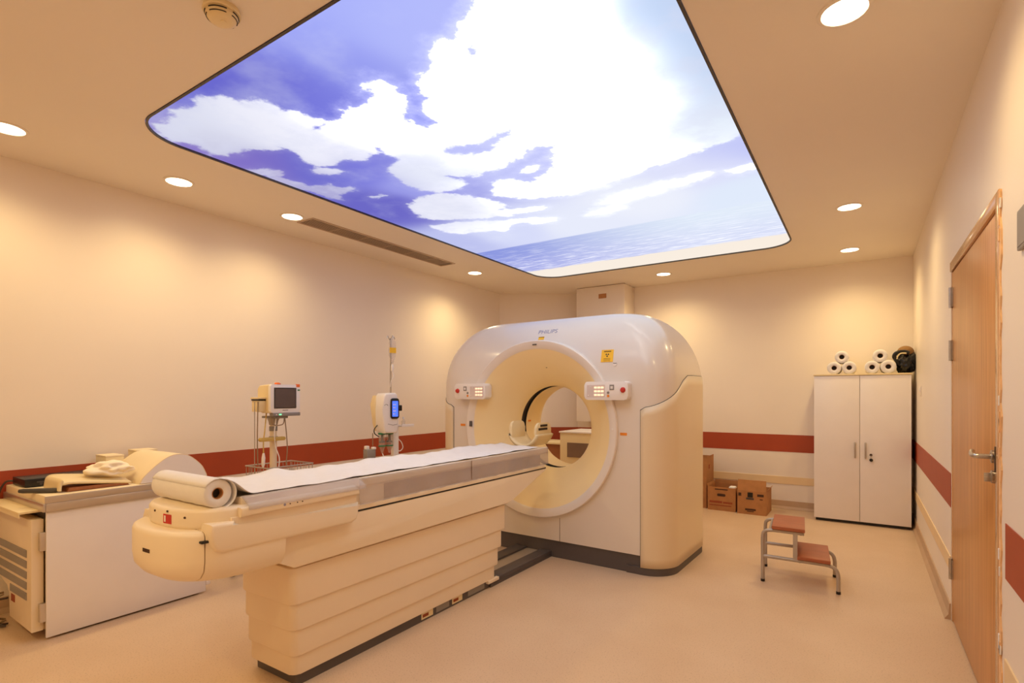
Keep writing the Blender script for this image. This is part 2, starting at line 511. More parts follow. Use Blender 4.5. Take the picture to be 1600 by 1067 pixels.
def sky_mesh():
    x0, x1, y0, y1 = PX0 - .02, PX1 + .02, PY0 - .02, PY1 + .02
    nx, ny = 144, 232
    xs, ys = np.linspace(x0, x1, nx), np.linspace(y0, y1, ny)
    G = np.stack(np.meshgrid(xs, ys), -1).reshape(-1, 2)
    verts = [(float(a), float(b), H + .010) for a, b in G]
    faces = [(j * nx + i, (j + 1) * nx + i, (j + 1) * nx + i + 1, j * nx + i + 1)
             for j in range(ny - 1) for i in range(nx - 1)]
    me = bpy.data.meshes.new('diffuser')
    me.from_pydata(verts, [], faces)
    d = sdf(G, SKY_MAIN)
    for h in SKY_HOLES:
        d = np.minimum(d, -sdf(G, h))
    for s in SKY_SMALL:
        d = np.maximum(d, sdf(G, s))
    at = me.attributes.new('cloud', 'FLOAT', 'POINT')
    at.data.foreach_set('value', np.clip(d, -.5, .5).astype(np.float32))
    for nm, ctrl in (('skycol', SKY_SKY), ('cloudcol', SKY_CL)):
        C = idw(G, ctrl)
        a = me.attributes.new(nm, 'FLOAT_COLOR', 'POINT')
        a.data.foreach_set('color', np.concatenate([C, np.ones((len(C), 1))], 1).astype(np.float32).ravel())
    return me


def sky_mat():
    m = bpy.data.materials.new('backlit_sky_print')
    m.use_nodes = True
    nt = m.node_tree
    nt.nodes.remove(nt.nodes['Principled BSDF'])
    N = nt.nodes.new
    ln = nt.links.new

    def attr(n):
        a = N('ShaderNodeAttribute')
        a.attribute_name = n
        return a

    def math_(op, a, b=None, clamp=False):
        k = N('ShaderNodeMath')
        k.operation = op
        k.use_clamp = clamp
        for i, v in enumerate((a, b)):
            if v is None:
                continue
            if isinstance(v, (int, float)):
                k.inputs[i].default_value = v
            else:
                ln(v, k.inputs[i])
        return k.outputs[0]

    def mix(f, a, b):
        k = N('ShaderNodeMix')
        k.data_type = 'RGBA'
        for s, v in ((0, f), (6, a), (7, b)):
            if isinstance(v, (int, float)):
                k.inputs[s].default_value = v
            elif isinstance(v, tuple):
                k.inputs[s].default_value = v
            else:
                ln(v, k.inputs[s])
        return k.outputs[2]

    def ramp(v, lo, hi, smooth=True):
        k = N('ShaderNodeMapRange')
        k.interpolation_type = 'SMOOTHSTEP' if smooth else 'LINEAR'
        k.inputs['From Min'].default_value = lo
        k.inputs['From Max'].default_value = hi
        ln(v, k.inputs['Value'])
        return k.outputs[0]

    geo = N('ShaderNodeNewGeometry')
    sep = N('ShaderNodeSeparateXYZ')
    ln(geo.outputs['Position'], sep.inputs[0])

    def noise(scale, detail, vec=None, rough=0.55):
        n = N('ShaderNodeTexNoise')
        n.inputs['Scale'].default_value = scale
        n.inputs['Detail'].default_value = detail
        n.inputs['Roughness'].default_value = rough
        ln(vec or geo.outputs['Position'], n.inputs['Vector'])
        return n.outputs['Fac']

    cloud = attr('cloud').outputs['Fac']
    n1 = noise(5.0, 7, rough=0.6)
    n3 = noise(17.0, 6, rough=0.62)
    n2 = noise(1.8, 5)
    e = math_('ADD', cloud, math_('ADD', math_('MULTIPLY', math_('SUBTRACT', n1, 0.5), 0.16), math_('MULTIPLY', math_('SUBTRACT', n3, 0.5), 0.09)))
    edge = ramp(e, -0.016, 0.024)
    soft = ramp(e, -0.10, 0.10)
    fac = math_('ADD', math_('MULTIPLY', edge, 0.82), math_('MULTIPLY', soft, 0.18), True)
    # wispy haze over the blue
    wisp = math_('MULTIPLY', ramp(n2, 0.5, 0.75), 0.22)
    skyc = mix(wisp, attr('skycol').outputs['Color'], (0.85, 0.88, 1.0, 1))
    shade = math_('MULTIPLY', ramp(n1, 0.60, 0.38), 0.35)
    cloudc = mix(shade, attr('cloudcol').outputs['Color'], (0.72, 0.74, 0.9, 1))
    base = mix(fac, skyc, cloudc)
    # sea and beach
    mp = N('ShaderNodeMapping')
    mp.inputs['Scale'].default_value = (1.2, 9, 1)
    ln(geo.outputs['Position'], mp.inputs[0])
    nw = noise(4.0, 6, mp.outputs[0], 0.65)
    xg = ramp(sep.outputs[0], -3.3, -1.0)
    seac = mix(xg, L3((138, 150, 224)) + (1,), L3((226, 236, 250)) + (1,))
    yg = ramp(sep.outputs[1], 4.43, 5.4)
    seac = mix(math_('MULTIPLY', yg, 0.45), seac, L3((206, 206, 246)) + (1,))
    foam = math_('MULTIPLY', ramp(nw, 0.45, 0.7), math_('ADD', math_('MULTIPLY', yg, 0.65), 0.15))
    seac = mix(foam, seac, (1.1, 1.1, 1.15, 1))
    hor = ramp(sep.outputs[1], 4.42, 4.45)
    base = mix(hor, base, seac)
    yb = math_('ADD', sep.outputs[1], math_('MULTIPLY', math_('SUBTRACT', nw, 0.5), 0.12))
    beach = ramp(yb, 5.42, 5.46)
    base = mix(beach, base, L3((250, 238, 224)) + (1,))
    em = N('ShaderNodeEmission')
    ln(base, em.inputs['Color'])
    em.inputs['Strength'].default_value = PANEL_BOOST
    ln(em.outputs[0], nt.nodes['Material Output'].inputs['Surface'])
    return m


lp = empty('sky_light_panel', 'large backlit ceiling light panel printed with clouds, sea and beach', 'light panel',
           ((PX0 + PX1) / 2, (PY0 + PY1) / 2, H))
so = bpy.data.objects.new('diffuser', sky_mesh())
so.data.transform(Matrix.Translation(-lp.location))
so.data.materials.append(sky_mat())
COL.objects.link(so)
so.parent = lp
bm = BM()
i0 = rrect(PX0 + .002, PX1 - .002, PY0 + .002, PY1 - .002, PR - .002, 14)
i1 = rrect(PX0 + .014, PX1 - .014, PY0 + .014, PY1 - .014, PR - .014, 14)
n = len(i0)
lo0 = [bm.verts.new((x, y, H - .004)) for x, y in i0]
lo1 = [bm.verts.new((x, y, H - .004)) for x, y in i1]
hi0 = [bm.verts.new((x, y, H + .008)) for x, y in i0]
hi1 = [bm.verts.new((x, y, H + .008)) for x, y in i1]
for i in range(n):
    j = (i + 1) % n
    bm.faces.new((lo0[i], lo0[j], lo1[j], lo1[i]))
    bm.faces.new((lo1[i], lo1[j], hi1[j], hi1[i]))
    bm.faces.new((hi0[i], hi0[j], hi1[j], hi1[i]))
    bm.faces.new((lo0[i], lo0[j], hi0[j], hi0[i]))
obj('frame', bm, M['greyd'], lp, smooth=False)

# ------------------------------------------------------------------ downlights
DL = [((-3.915, 0.92), 'round downlight cut by the left photo edge, above the left wall'),
      ((-3.915, 1.80), 'round downlight between left wall and the rounded near corner of the sky panel'),
      ((-3.905, 2.66), 'round downlight at the near end of the long slot vent'),
      ((-3.885, 5.09), 'round downlight beyond the far end of the slot vent'),
      ((-2.02, 6.39), 'round downlight in front of back wall, right of the boxed duct'),
      ((-0.12, 6.35), 'small round downlight nearest the back wall above the white wardrobe'),
      ((-0.095, 4.90), 'round downlight on the right, second from the back wall'),
      ((-0.062, 2.39), 'largest round downlight, at the top of the photo near the right wall')]
DL_FILL = [((-2.9, -0.55), 'added fill light out of view behind the camera, left one of the rear row'),  # unseen fill row, added to brighten the scanner front
       ((-1.9, -0.55), 'added fill light out of view behind the camera, middle one of the rear row'),
       ((-0.9, -0.55), 'added fill light out of view behind the camera, right one of the rear row')]
for (x, y), lb in DL + DL_FILL:
    t = empty('downlight', lb, 'downlight', (x, y, H), group='recessed ceiling downlights')
    obj('trim_ring', LA([(0, .092), (-.004, .092), (-.007, .086), (-.007, .078), (-.002, .076), (0, .076)], (x, y, H), n=40, closed=False),
        M['ceil'], t)
    obj('lens', LA([(0, .0765), (-.0035, .0765), (-.005, .06)], (x, y, H), n=40), M['lens'], t)
    ld = bpy.data.lights.new('lamp', 'SPOT')
    ld.energy = SPOT_W * (0.74 if x < -3.5 and y < 3 else 0.98 if x > -0.5 and y < 5 else 1.22)
    ld.color = SPOT_COL
    ld.spot_size = math.radians(154)
    ld.spot_blend = 1.0
    ld.shadow_soft_size = 0.07
    lo = bpy.data.objects.new('lamp', ld)
    lo.location = (0, 0, -0.03)
    COL.objects.link(lo)
    lo.parent = t

# smoke detector
sx, sy = -2.03, 1.085
sd = empty('smoke_detector', 'cream round smoke detector beside the near edge of the sky panel', 'smoke detector', (sx, sy, H))
obj('base', LA([(0, .062), (-.016, .066), (-.02, .064)], (sx, sy, H), n=40), M['creamp'], sd)
obj('cap', LA([(-.02, .055), (-.03, .056), (-.045, .046), (-.052, .03), (-.052, .0001)], (sx, sy, H), n=40, closed=False), M['creamp'], sd)
for k in range(4):
    for zz, rr in ((-.026, .0575), (-.0375, .0525)):
        a0 = math.radians(90 * k + 12)
        a1 = math.radians(90 * k + 78)
        pts = [(sx + rr * math.cos(a0 + (a1 - a0) * i / 8), sy + rr * math.sin(a0 + (a1 - a0) * i / 8), H + zz) for i in range(9)]
        obj('slot', T(pts, .0018, 6), M['dark'], sd)
obj('indicator', LA([(-.052, .010), (-.055, .009), (-.056, .004)], (sx + .012, sy, H), n=16), M['creamp'], sd)

# linear vent
vt = empty('ceiling_vent', 'long narrow metal slot vent in the ceiling beside the sky panel', 'vent', (-3.895, 3.69, H))
bm = BM()
for a in ((-4.0, -3.985, 2.77, 4.61), (-3.805, -3.79, 2.77, 4.61), (-3.985, -3.805, 2.77, 2.785), (-3.985, -3.805, 4.595, 4.61)):
    box(bm, a[0], a[1], a[2], a[3], H - .006, H)
obj('frame', bm, M['vent'], vt, smooth=False)
obj('backing', B(-3.985, -3.805, 2.785, 4.595, H - .0015, H), M['ventback'], vt, smooth=False)
for k in range(9):
    x = -3.976 + k * .0202
    obj('slat', prism(BM(), [(x - .006, H - .0015), (x + .003, H - .0015), (x + .008, H - .0055), (x - .001, H - .0055)], 'y', 2.785, 4.53),
        M['vent'], vt, smooth=False)
for yy in (3.08, 3.39, 3.7, 4.0, 4.3):
    obj('cross_bar', B(-3.985, -3.805, yy, yy + .008, H - .0065, H - .002), M['vent'], vt, smooth=False)

# hanging boxed duct on the back wall
db = empty('duct_box', 'white boxed-in duct hanging from the ceiling behind the scanner', 'duct box', (-2.955, 6.80, 0.97))
obj('casing', B(-3.30, -2.606, 6.62, YB - .002, 0.97, H - .006, .004), M['wall'], db)
obj('joint_strip', B(-3.30, -2.606, 6.625, 6.64, H - .012, H - .001), M['hair'], db)
obj('tape_patch', B(-2.97, -2.86, 6.617, 6.62, 2.62, 2.68), M['card'], db)

# ------------------------------------------------------------------ door
d1 = bpy.data.objects.new('door_1', None)
d1.location = (XR, 3.38, 0)
COL.objects.link(d1)
struct(d1)
d1['label'] = 'light oak veneer hospital door with steel lever in the right wall'
leaf = obj('door_leaf', B(XR + .004, XR + .05, DY0 + .062, DY1 - .03, 0.012, DZ - .062, .002), M['door'], d1)
M['frame'] = mat('door_frame_metal', (206, 160, 112), 0.22, metal=0.15, var=0.03, coat=0.4)
obj('door_frame', B(XR - .006, XR + .06, DY0, DY0 + .056, 0, DZ, .003), M['frame'], d1)
obj('door_frame', B(XR - .006, XR + .06, DY0 + .056, DY1, DZ - .056, DZ, .003), M['frame'], d1)
obj('door_frame', B(XR + .002, XR + .06, DY1 - .024, DY1, 0, DZ - .056, .003), M['frame'], d1)
obj('door_gap', B(XR + .03, XR + .032, DY0 + .055, DY1 - .02, 0.0, DZ - .054), M['dark'], d1, smooth=False)
for z in (1.90, 1.59, 0.31):
    hg = obj('hinge', LA([(-.06, .009), (.06, .009)], (XR - .006, DY1 - .03, z), n=14), M['steel'], d1)
    obj('hinge_leaf', B(XR - .002, XR + .005, DY1 - .055, DY1 - .005, z - .055, z + .055), M['steel'], hg, smooth=False)
hd = obj('lever_handle', T(smooth_path([(XR + .004, 2.822, 1.085), (XR - .045, 2.822, 1.085), (XR - .055, 2.832, 1.085), (XR - .057, 2.87, 1.083), (XR - .053, 2.93, 1.083), (XR - .045, 2.985, 1.09)]), .010, 12), M['steel'], d1)
obj('rosette', LA([(.004, .026), (-.008, .026), (-.010, .02)], (XR, 2.822, 1.085), 'x', 24), M['steel'], hd)
kk = obj('lock_cylinder', LA([(.004, .026), (-.008, .026), (-.010, .02)], (XR, 2.822, 1.005), 'x', 24), M['steel'], d1)
obj('thumb_turn', B(XR - .03, XR - .008, 2.817, 2.827, .985, 1.02, .003), M['steel'], kk)
obj('strike_plate', B(XR - .008, XR + .003, DY0 + .052, DY0 + .062, 1.03, 1.13), M['black'], d1, smooth=False)
# torn plaster edge beside the door frame
pts = []
r2 = random.Random(3)
zz = [i * .05 for i in range(43)]
left = [(DY0 - .004, z) for z in zz]
right = [(2.668 + r2.uniform(-.014, .014), z) for z in zz]
obj('torn_plaster', prism(BM(), left + right[::-1], 'x', XR - .005, XR), M['plaster'], wr, smooth=False)
for i in range(16):
    z = r2.uniform(.05, 2.05)
    y = 2.668 + r2.uniform(-.006, .012)
    obj('plaster_chip', B(XR - .008, XR - .003, y, y + r2.uniform(.006, .016), z, z + r2.uniform(.02, .06)), M['plaster'] if i % 3 else M['paper'], wr, smooth=False)

# switch by the wardrobe and sign edge near the photo's right edge
sw = empty('wall_switch', 'small white switch plate on right wall beside the wardrobe', 'switch', (XR, 6.06, 1.36))
obj('plate', B(XR - .008, XR, 6.02, 6.10, 1.32, 1.41, .003), M['wall'], sw)
obj('rocker', B(XR - .012, XR - .007, 6.04, 6.08, 1.36, 1.395, .002), M['whitep'], sw)
sg = empty('wall_sign', 'grey sign plate cut by the right photo edge beside the door', 'sign', (XR, 2.29, 1.86))
obj('plate', B(XR - .012, XR, 2.18, 2.372, 1.80, 1.93, .003), M['grey'], sg)
obj('face', B(XR - .0135, XR - .011, 2.19, 2.362, 1.81, 1.92), M['grey'], sg)

# ------------------------------------------------------------------ scanner gantry
GX, GY, GZ = -2.277, 4.362, 1.05
GA, GB, GR = 1.122, 0.515, 0.21
GZC, GH = 1.40, 0.60                      # shoulders start, shoulder height


def gring(z, off=0.0):
    """plan ring of the gantry at height z: list of (x, y, nx, ny), starting on the front left"""
    if z > GZC:
        t = min(1.0, (z - GZC) / GH)
        k = 1 - math.sqrt(max(0.0, 1 - t * t))
    else:
        k = 0
    ax, by = GA - .44 * k, GB - .34 * k
    # a little bulge low on the front
    r = GR
    out = []
    nf = 8
    for i in range(nf):
        out.append((GX - (ax - r) + 2 * (ax - r) * i / nf, GY - by, 0, -1))
    for cx, cy, a0 in ((ax - r, -(by - r), -90), (ax - r, by - r, 0), (-(ax - r), by - r, 90), (-(ax - r), -(by - r), 180)):
        for j in range(11):
            a = math.radians(a0 + 9 * j)
            out.append((GX + cx + r * math.cos(a), GY + cy + r * math.sin(a), math.cos(a), math.sin(a)))
        if a0 == -90 or a0 == 90:
            sgn = 1 if a0 == -90 else -1
            for j in range(1, 5):
                out.append((GX + sgn * ax, GY + sgn * (-(by - r) + 2 * (by - r) * j / 5), sgn, 0))
        if a0 == 0:
            for j in range(1, 8):
                out.append((GX + (ax - r) - 2 * (ax - r) * j / 8, GY + by, 0, 1))
    return [(x + nx * off, y + ny * off, nx, ny) for x, y, nx, ny in out]


def front_y(z):
    return min(p[1] for p in gring(z))


gt = empty('ct_gantry', 'big cream ring-shaped CT scanner gantry with rounded shoulders and round bore', 'ct scanner', (GX, GY, 0))
bm = BM()
zs = [0.14, 0.5, 0.9, GZC] + [GZC + GH * math.sin(math.radians(90 * i / 22)) for i in range(1, 23)]
rings = [[bm.verts.new((p[0], p[1], z)) for p in gring(z)] for z in zs]
nr = len(rings[0])
for i in range(len(rings) - 1):
    for k in range(nr):
        bm.faces.new((rings[i][k], rings[i][(k + 1) % nr], rings[i + 1][(k + 1) % nr], rings[i + 1][k]))
bm.faces.new(rings[0][::-1])
bm.faces.new(rings[-1])
body = obj('main_cover', bm, M['cover'], gt, angle=50)
cut = obj('cutter', LA([(-1.2, .735), (1.2, .735)], (GX, GY, GZ), 'y', 96), None)
md = body.modifiers.new('bore', 'BOOLEAN')
md.object = cut
md.operation = 'DIFFERENCE'
md.solver = 'EXACT'
bpy.context.view_layer.update()
me = bpy.data.meshes.new_from_object(body.evaluated_get(bpy.context.evaluated_depsgraph_get()))
body.modifiers.clear()
body.data = me
bpy.data.objects.remove(cut)
me.set_sharp_from_angle(angle=math.radians(40))

FY = GY - GB                              # front face y = 3.83
obj('bore_ring', LA([(FY - GY + .14, .736), (FY - GY - .022, .736), (FY - GY - .030, .730), (FY - GY - .030, .724), (FY - GY - .012, .672), (FY - GY - .006, .665)],
                    (GX, GY, GZ), 'y', 96, closed=False), M['ring'], gt)
obj('bore_funnel', LA([(-.521, .665), (-.51, .650), (-.475, .598), (-.43, .545), (-.38, .495), (-.33, .447), (-.285, .405), (-.25, .378), (-.225, .365), (-.205, .360)],
                      (GX, GY, GZ), 'y', 96, closed=False), M['funnel'], gt, angle=60)
obj('scan_window', LA([(-.205, .360), (-.202, .372), (-.128, .372), (-.125, .360)], (GX, GY, GZ), 'y', 96, closed=False), M['black'], gt)
obj('bore_tube', LA([(-.125, .360), (.09, .360), (.13, .366), (.20, .40), (.30, .47), (.40, .56), (.47, .64), (.51, .71), (.513, .737)], (GX, GY, GZ), 'y', 96, closed=False), M['funnel'], gt, angle=60)

# side covers that stand slightly proud of the main cover, with their dark joints
for side in (1, -1):
    for nm, m, off, grow in (('side_cover', 'cover2', .008, 0.0), ('cover_joint', 'dark', .003, .004)):
        bm = BM()
        i0 = 8                                    # first vertex of the front right corner
        idx = list(range(i0, i0 + 11 + 4 + 11))
        base_ring = gring(1.0)
        s = [0.0]
        for a, b in zip(idx[:-1], idx[1:]):
            s.append(s[-1] + math.hypot(base_ring[b][0] - base_ring[a][0], base_ring[b][1] - base_ring[a][1]))
        cols = []
        for n_i, (i, sv) in enumerate(zip(idx, s)):
            t = max(0.0, min(1.0, sv / .62))
            zt = 1.235 + .25 * t * t * (3 - 2 * t) + grow
            if n_i == 0:
                zt -= .02
            col = []
            for j in range(19):
                z = 0.056 - grow * 0 + (zt - .056) * j / 18
                p = gring(z, off)[i]
                x = p[0] - (grow if n_i == 0 else 0)
                x = x if side == 1 else 2 * GX - x
                col.append(bm.verts.new((x, p[1], z)))
            cols.append(col)
        for a, b in zip(cols[:-1], cols[1:]):
            for j in range(18):
                bm.faces.new((a[j], b[j], b[j + 1], a[j + 1]))
        if side == -1:
            bmesh.ops.reverse_faces(bm, faces=bm.faces[:])
        o = obj(nm, bm, M[m], gt, angle=60)
        sm = o.modifiers.new('thick', 'SOLIDIFY')
        sm.thickness = off + .012
        sm.offset = -1

# plinth
bm = BM()
pr = [(p[0], p[1]) for p in gring(0.1, -.012)]
prism(bm, pr, 'z', 0, .15)
obj('plinth', bm, M['plinth'], gt)
for side in (1, -1):
    bm = BM()
    idx = list(range(8, 8 + 26))
    a = [gring(.1, .002)[i] for i in idx]
    q = [(p[0] if side == 1 else 2 * GX - p[0], p[1]) for p in a]
    q2 = [(GX + side * .8, q[-1][1]), (GX + side * .8, q[0][1])]
    prism(bm, q + q2, 'z', 0, .056)
    obj('toe_kick', bm, M['plinth'], gt)
obj('cover_joint', B(-2.053, -2.050, FY - .0015, FY + .01, .14, .33), M['hair'], gt, smooth=False)

# control panels: housing, display with digits, buttons
for cxp, sgn in ((GX + .662, 1), (GX - .662, -1)):
    z0, z1 = 1.292, 1.432
    cp = obj('control_panel', prism(BM(), rrect(cxp - .178, cxp + .178, z0, z1, .026, 6), 'y', FY - .072, FY + .02, .006), M['whitep'], gt)
    x0 = cxp - .155 if sgn == 1 else cxp + .005
    obj('display', B(x0, x0 + .15, FY - .0735, FY - .071, z0 + .022, z1 - .026), M['disp'], cp, smooth=False)
    for k in range(3):
        zz = z1 - .045 - k * .028
        for j in range(3):
            xx = x0 + .062 + j * .028
            obj('digit', B(xx, xx + .022, FY - .075, FY - .073, zz - .008, zz + .006), M['digits'], cp, smooth=False)
    for dx, zz in ((.03, z1 - .04), (.012, z0 + .035)):
        obj('indicator', LA([(0, .005), (-.003, .004)], (x0 + dx, FY - .0735, zz), 'y', 12), M['whitep'], cp)
    bx = cxp + sgn * .022
    obj('button', LA([(0, .010), (-.004, .009)], (bx, FY - .072, z0 + .055), 'y', 16), M['grey'], cp)
    obj('button', LA([(0, .010), (-.004, .009)], (bx, FY - .072, z0 + .030), 'y', 16), M['orange'], cp)
    ky = cxp + sgn * .052
    obj('key_pad', B(ky - .018, ky + .018, FY - .0755, FY - .072, z1 - .065, z1 - .025, .001), M['grey'], cp, smooth=False)
    obj('key', B(ky - .010, ky + .010, FY - .077, FY - .075, z1 - .056, z1 - .036), M['whitep'], cp, smooth=False)
    ex = cxp + sgn * .140
    obj('stop_button', LA([(0, .021), (-.004, .020), (-.014, .016), (-.016, .012)], (ex, FY - .072, (z0 + z1) / 2 + .005), 'y', 24), M['red'], cp)


def on_front(z, x, bm, name, m, parent, lift=.0015):
    """lay a flat mesh (built in x/y around 0) onto the gantry front at height z"""
    dz = .004
    y0, y1 = front_y(z - dz), front_y(z + dz)
    ang = math.atan2(2 * dz, y1 - y0)
    bm.transform(Matrix.Translation((x, front_y(z), z)) @ Matrix.Rotation(ang, 4, 'X') @ Matrix.Translation((0, 0, lift)))
    return obj(name, bm, m, parent, smooth=False)


def flat(w, h, t=.001):
    return B(-w / 2, w / 2, -h / 2, h / 2, -t, t)


wlb = on_front(1.632, -1.645, flat(.100, .098), 'warning_label', M['yellow'], gt)
wlb['label'] = 'yellow radiation warning label with dark trefoil'
for k in range(6):
    on_front(1.632 + .034, -1.645 - .025 + k * .010, flat(.0075, .009), 'print_mark', M['printd'], gt, .0027)
for dz_ in (-.022, -.031, -.040):
    on_front(1.632 + dz_, -1.645, flat(.056, .0022), 'print_mark', M['printd'], gt, .0027)
for k in range(3):
    a = math.radians(30 + 120 * k)
    bm = BM()
    pts = [(0.004 * math.cos(a + t), 0.004 * math.sin(a + t)) for t in (-.5, .5)]
    pts2 = [(0.015 * math.cos(a + t), 0.015 * math.sin(a + t)) for t in (.5, .25, 0, -.25, -.5)]
    prism(bm, pts + pts2, 'z', -.0005, .0005)
    on_front(1.632 + .006, -1.645, bm, 'trefoil_blade', M['black'], gt, .0027)
on_front(1.565, -1.575, LA([(0, .016), (.0015, .016), (.002, .013)], (0, 0, 0)), 'round_port', M['ring'], gt)
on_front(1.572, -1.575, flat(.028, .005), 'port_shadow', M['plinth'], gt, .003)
on_front(1.812, -2.285, flat(.055, .03), 'caution_sticker', M['yellow'], gt)
on_front(1.820, -2.285, flat(.055, .004), 'sticker_line', M['printd'], gt, .003)
on_front(1.868, -2.24, text_mesh('PHILIPS', .06, .0004), 'brand_lettering', M['logo'], gt, .001)
for xx, zz in ((-1.50, 1.035), (-3.075, 1.055)):
    on_front(zz, xx, flat(.055, .02), 'caution_sticker', M['orange'], gt)
# small marks on the ring
obj('ring_slot', B(GX - .02, GX + .02, FY - .031, FY - .027, GZ + .694, GZ + .704), M['plinth'], gt, smooth=False)
obj('ring_button', B(GX - .702, GX - .672, FY - .028, FY - .02, GZ - .005, GZ + .045, .002), M['plinth'], gt)
obj('ring_button', LA([(0, .010), (-.006, .008)], (GX + .70, FY - .02, GZ + .02), 'y', 16), M['whitep'], gt)
obj('laser_port', LA([(0, .007), (-.003, .006)], (GX + .03, GY - .40, GZ + .514), 'z', 12), M['dark'], gt)
obj('caution_sticker', B(GX - .359, GX - .353, GY - .09, GY - .05, GZ + .03, GZ + .045), M['orange'], gt, smooth=False)

# the whole gantry stands yawed a little towards the door side
gt.rotation_euler.z = math.radians(-1.5)

# ------------------------------------------------------------------ patient table
CX = -2.33
pt = empty('patient_table', 'cream CT patient table with stepped bellows base and rounded tail end', 'patient table', (CX, 2.3, 0))


def dplan(cx, W, ytip, L, yend, p=2.4, n=24):
    """plan of a board whose near end is rounded"""
    pts = []
    for i in range(n + 1):
        a = math.pi * i / n
        c, s = math.cos(a), math.sin(a)
        x = cx - W * math.copysign(abs(c) ** (2 / p), c)
        y = ytip + L - L * abs(s) ** (2 / p)
        pts.append((x, y))
    pts += [(cx + W, yend), (cx - W, yend)]
    return pts


def dclip(cx, W, ytip, L, yend, ycut, front, p=2.4, n=24):
    """front or rear piece of the same plan, cut across at ycut"""
    a0 = math.asin(max(0.0, min(1.0, (ytip + L - ycut) / L)) ** (p / 2))

    def pt_(a):
        c, s = math.cos(a), math.sin(a)
        return (cx - W * math.copysign(abs(c) ** (2 / p), c), ytip + L - L * abs(s) ** (2 / p))
    if front:
        return [pt_(a0 + (math.pi - 2 * a0) * i / n) for i in range(n + 1)]
    k = 8
    return ([pt_(math.pi - a0 + a0 * i / k) for i in range(k + 1)] + [(cx + W, yend), (cx - W, yend)]
            + [pt_(a0 * i / k) for i in range(k + 1)])


def stacked(plans, zs):
    """loft of equal-length plans"""
    bm = BM()
    R = [[bm.verts.new((x, y, z)) for x, y in p] for p, z in zip(plans, zs)]
    n = len(R[0])
    for i in range(len(R) - 1):
        for k in range(n):
            bm.faces.new((R[i][k], R[i][(k + 1) % n], R[i + 1][(k + 1) % n], R[i + 1][k]))
    bm.faces.new(R[0][::-1])
    bm.faces.new(R[-1])
    return bm


# bellows panels, each one tucked inside the one above
lev = [0.552, 0.400, 0.279, 0.158, 0.056]
for k in range(4):
    ins = .009 * k
    fy = 3.15 - .030 * k
    obj('bellows_panel', prism(BM(), rrect(CX - .208 + ins, CX + .208 - ins, 1.445 + ins, fy, .035, 6), 'z', lev[k + 1] - (.012 if k < 3 else 0), lev[k], .004), M['couch2'], pt)
obj('base_plinth', prism(BM(), rrect(CX - .165, CX + .165, 1.50, 3.10, .02, 4), 'z', 0, .06), M['plinth'], pt)
fr = obj('floor_rail', B(CX - .17, CX + .178, 3.0, FY + .009, 0, .02), M['plinth'], pt, smooth=False)
obj('rail_channel', B(CX - .06, CX + .075, 3.0, FY + .008, .02, .035), M['tube'], fr, smooth=False)
obj('rail_side', B(CX + .075, CX + .178, 3.0, FY + .008, .02, .05, .003), M['plinth'], fr)
obj('rail_side', B(CX - .17, CX - .06, 3.0, FY + .008, .02, .05, .003), M['plinth'], fr)
obj('bellows_foot', B(CX + .10, CX + .19, 2.96, 3.085, .035, .056, .002), M['couch2'], pt)
for y0, y1, m in ((2.32, 2.42, 'yellow'), (2.45, 2.57, 'grey'), (2.60, 2.70, 'yellow'), (2.76, 2.94, 'grey')):
    o = obj('base_label', B(CX + .164, CX + .168, y0, y1, .012, .05), M['creamp'] if m == 'yellow' else M['grey'], pt, smooth=False)
    if m == 'yellow':
        obj('label_print', B(CX + .1675, CX + .1685, y0 + .01, y1 - .04, .022, .040), M['printr'], o, smooth=False)

# upper body
prof = [(1.20, .628), (1.30, .622), (1.37, .612), (1.41, .585), (1.44, .566), (3.12, .566), (3.17, .575), (3.65, .731), (3.68, .752), (1.20, .752)]
obj('table_body', prism(BM(), prof, 'x', CX - .235, CX + .235, .006, 2), M['couch'], pt)
obj('body_joint', B(CX + .228, CX + .2355, 1.50, 3.665, .7515, .7600), M['dark'], pt, smooth=False)
obj('body_joint', B(CX - .2355, CX - .228, 1.50, 3.665, .7515, .7600), M['dark'], pt, smooth=False)
obj('table_rail', B(CX - .236, CX + .236, 1.60, 3.655, .758, .782, .003), M['couch'], pt)

# tail end cap (below) with rounded underside
W, Lc = .275, .21
sec = [(.604, .82, .085), (.612, .88, .055), (.630, .94, .028), (.66, .985, .006), (.70, 1.0, 0), (.792, 1.0, .0), (.805, .99, .005), (.812, .965, .017)]
cap = obj('end_cap', stacked([dclip(CX, W * s, .94 + d, Lc, 1.3, 1.045, True) for z, s, d in sec], [z for z, _, _ in sec]), M['couch'], pt, angle=50)
obj('arm_block', stacked([dclip(CX, W * s, .94 + d, Lc, 1.37, 1.049, False) for z, s, d in sec], [z for z, _, _ in sec]), M['couch'], pt, angle=50)
def on_tail(x, W, yt, L, bm, p=2.4):
    f = lambda t: yt + L - L * (1 - abs(t / W) ** p) ** (1 / p)
    a = math.atan2(f(x + .002) - f(x - .002), .004)
    bm.transform(Matrix.Translation((CX + x, f(x), 0)) @ Matrix.Rotation(a, 4, 'Z'))
    return bm


for k in range(5):
    obj('maker_lettering', on_tail(.006 + .011 * k, W, .94, Lc, B(-.0042, .0042, -.0012, .001, .726, .740)), M['printd'], pt, smooth=False)
obj('side_notch', B(CX + .225, CX + .262, 1.03, 1.065, .770, .780, .003), M['black'], pt)

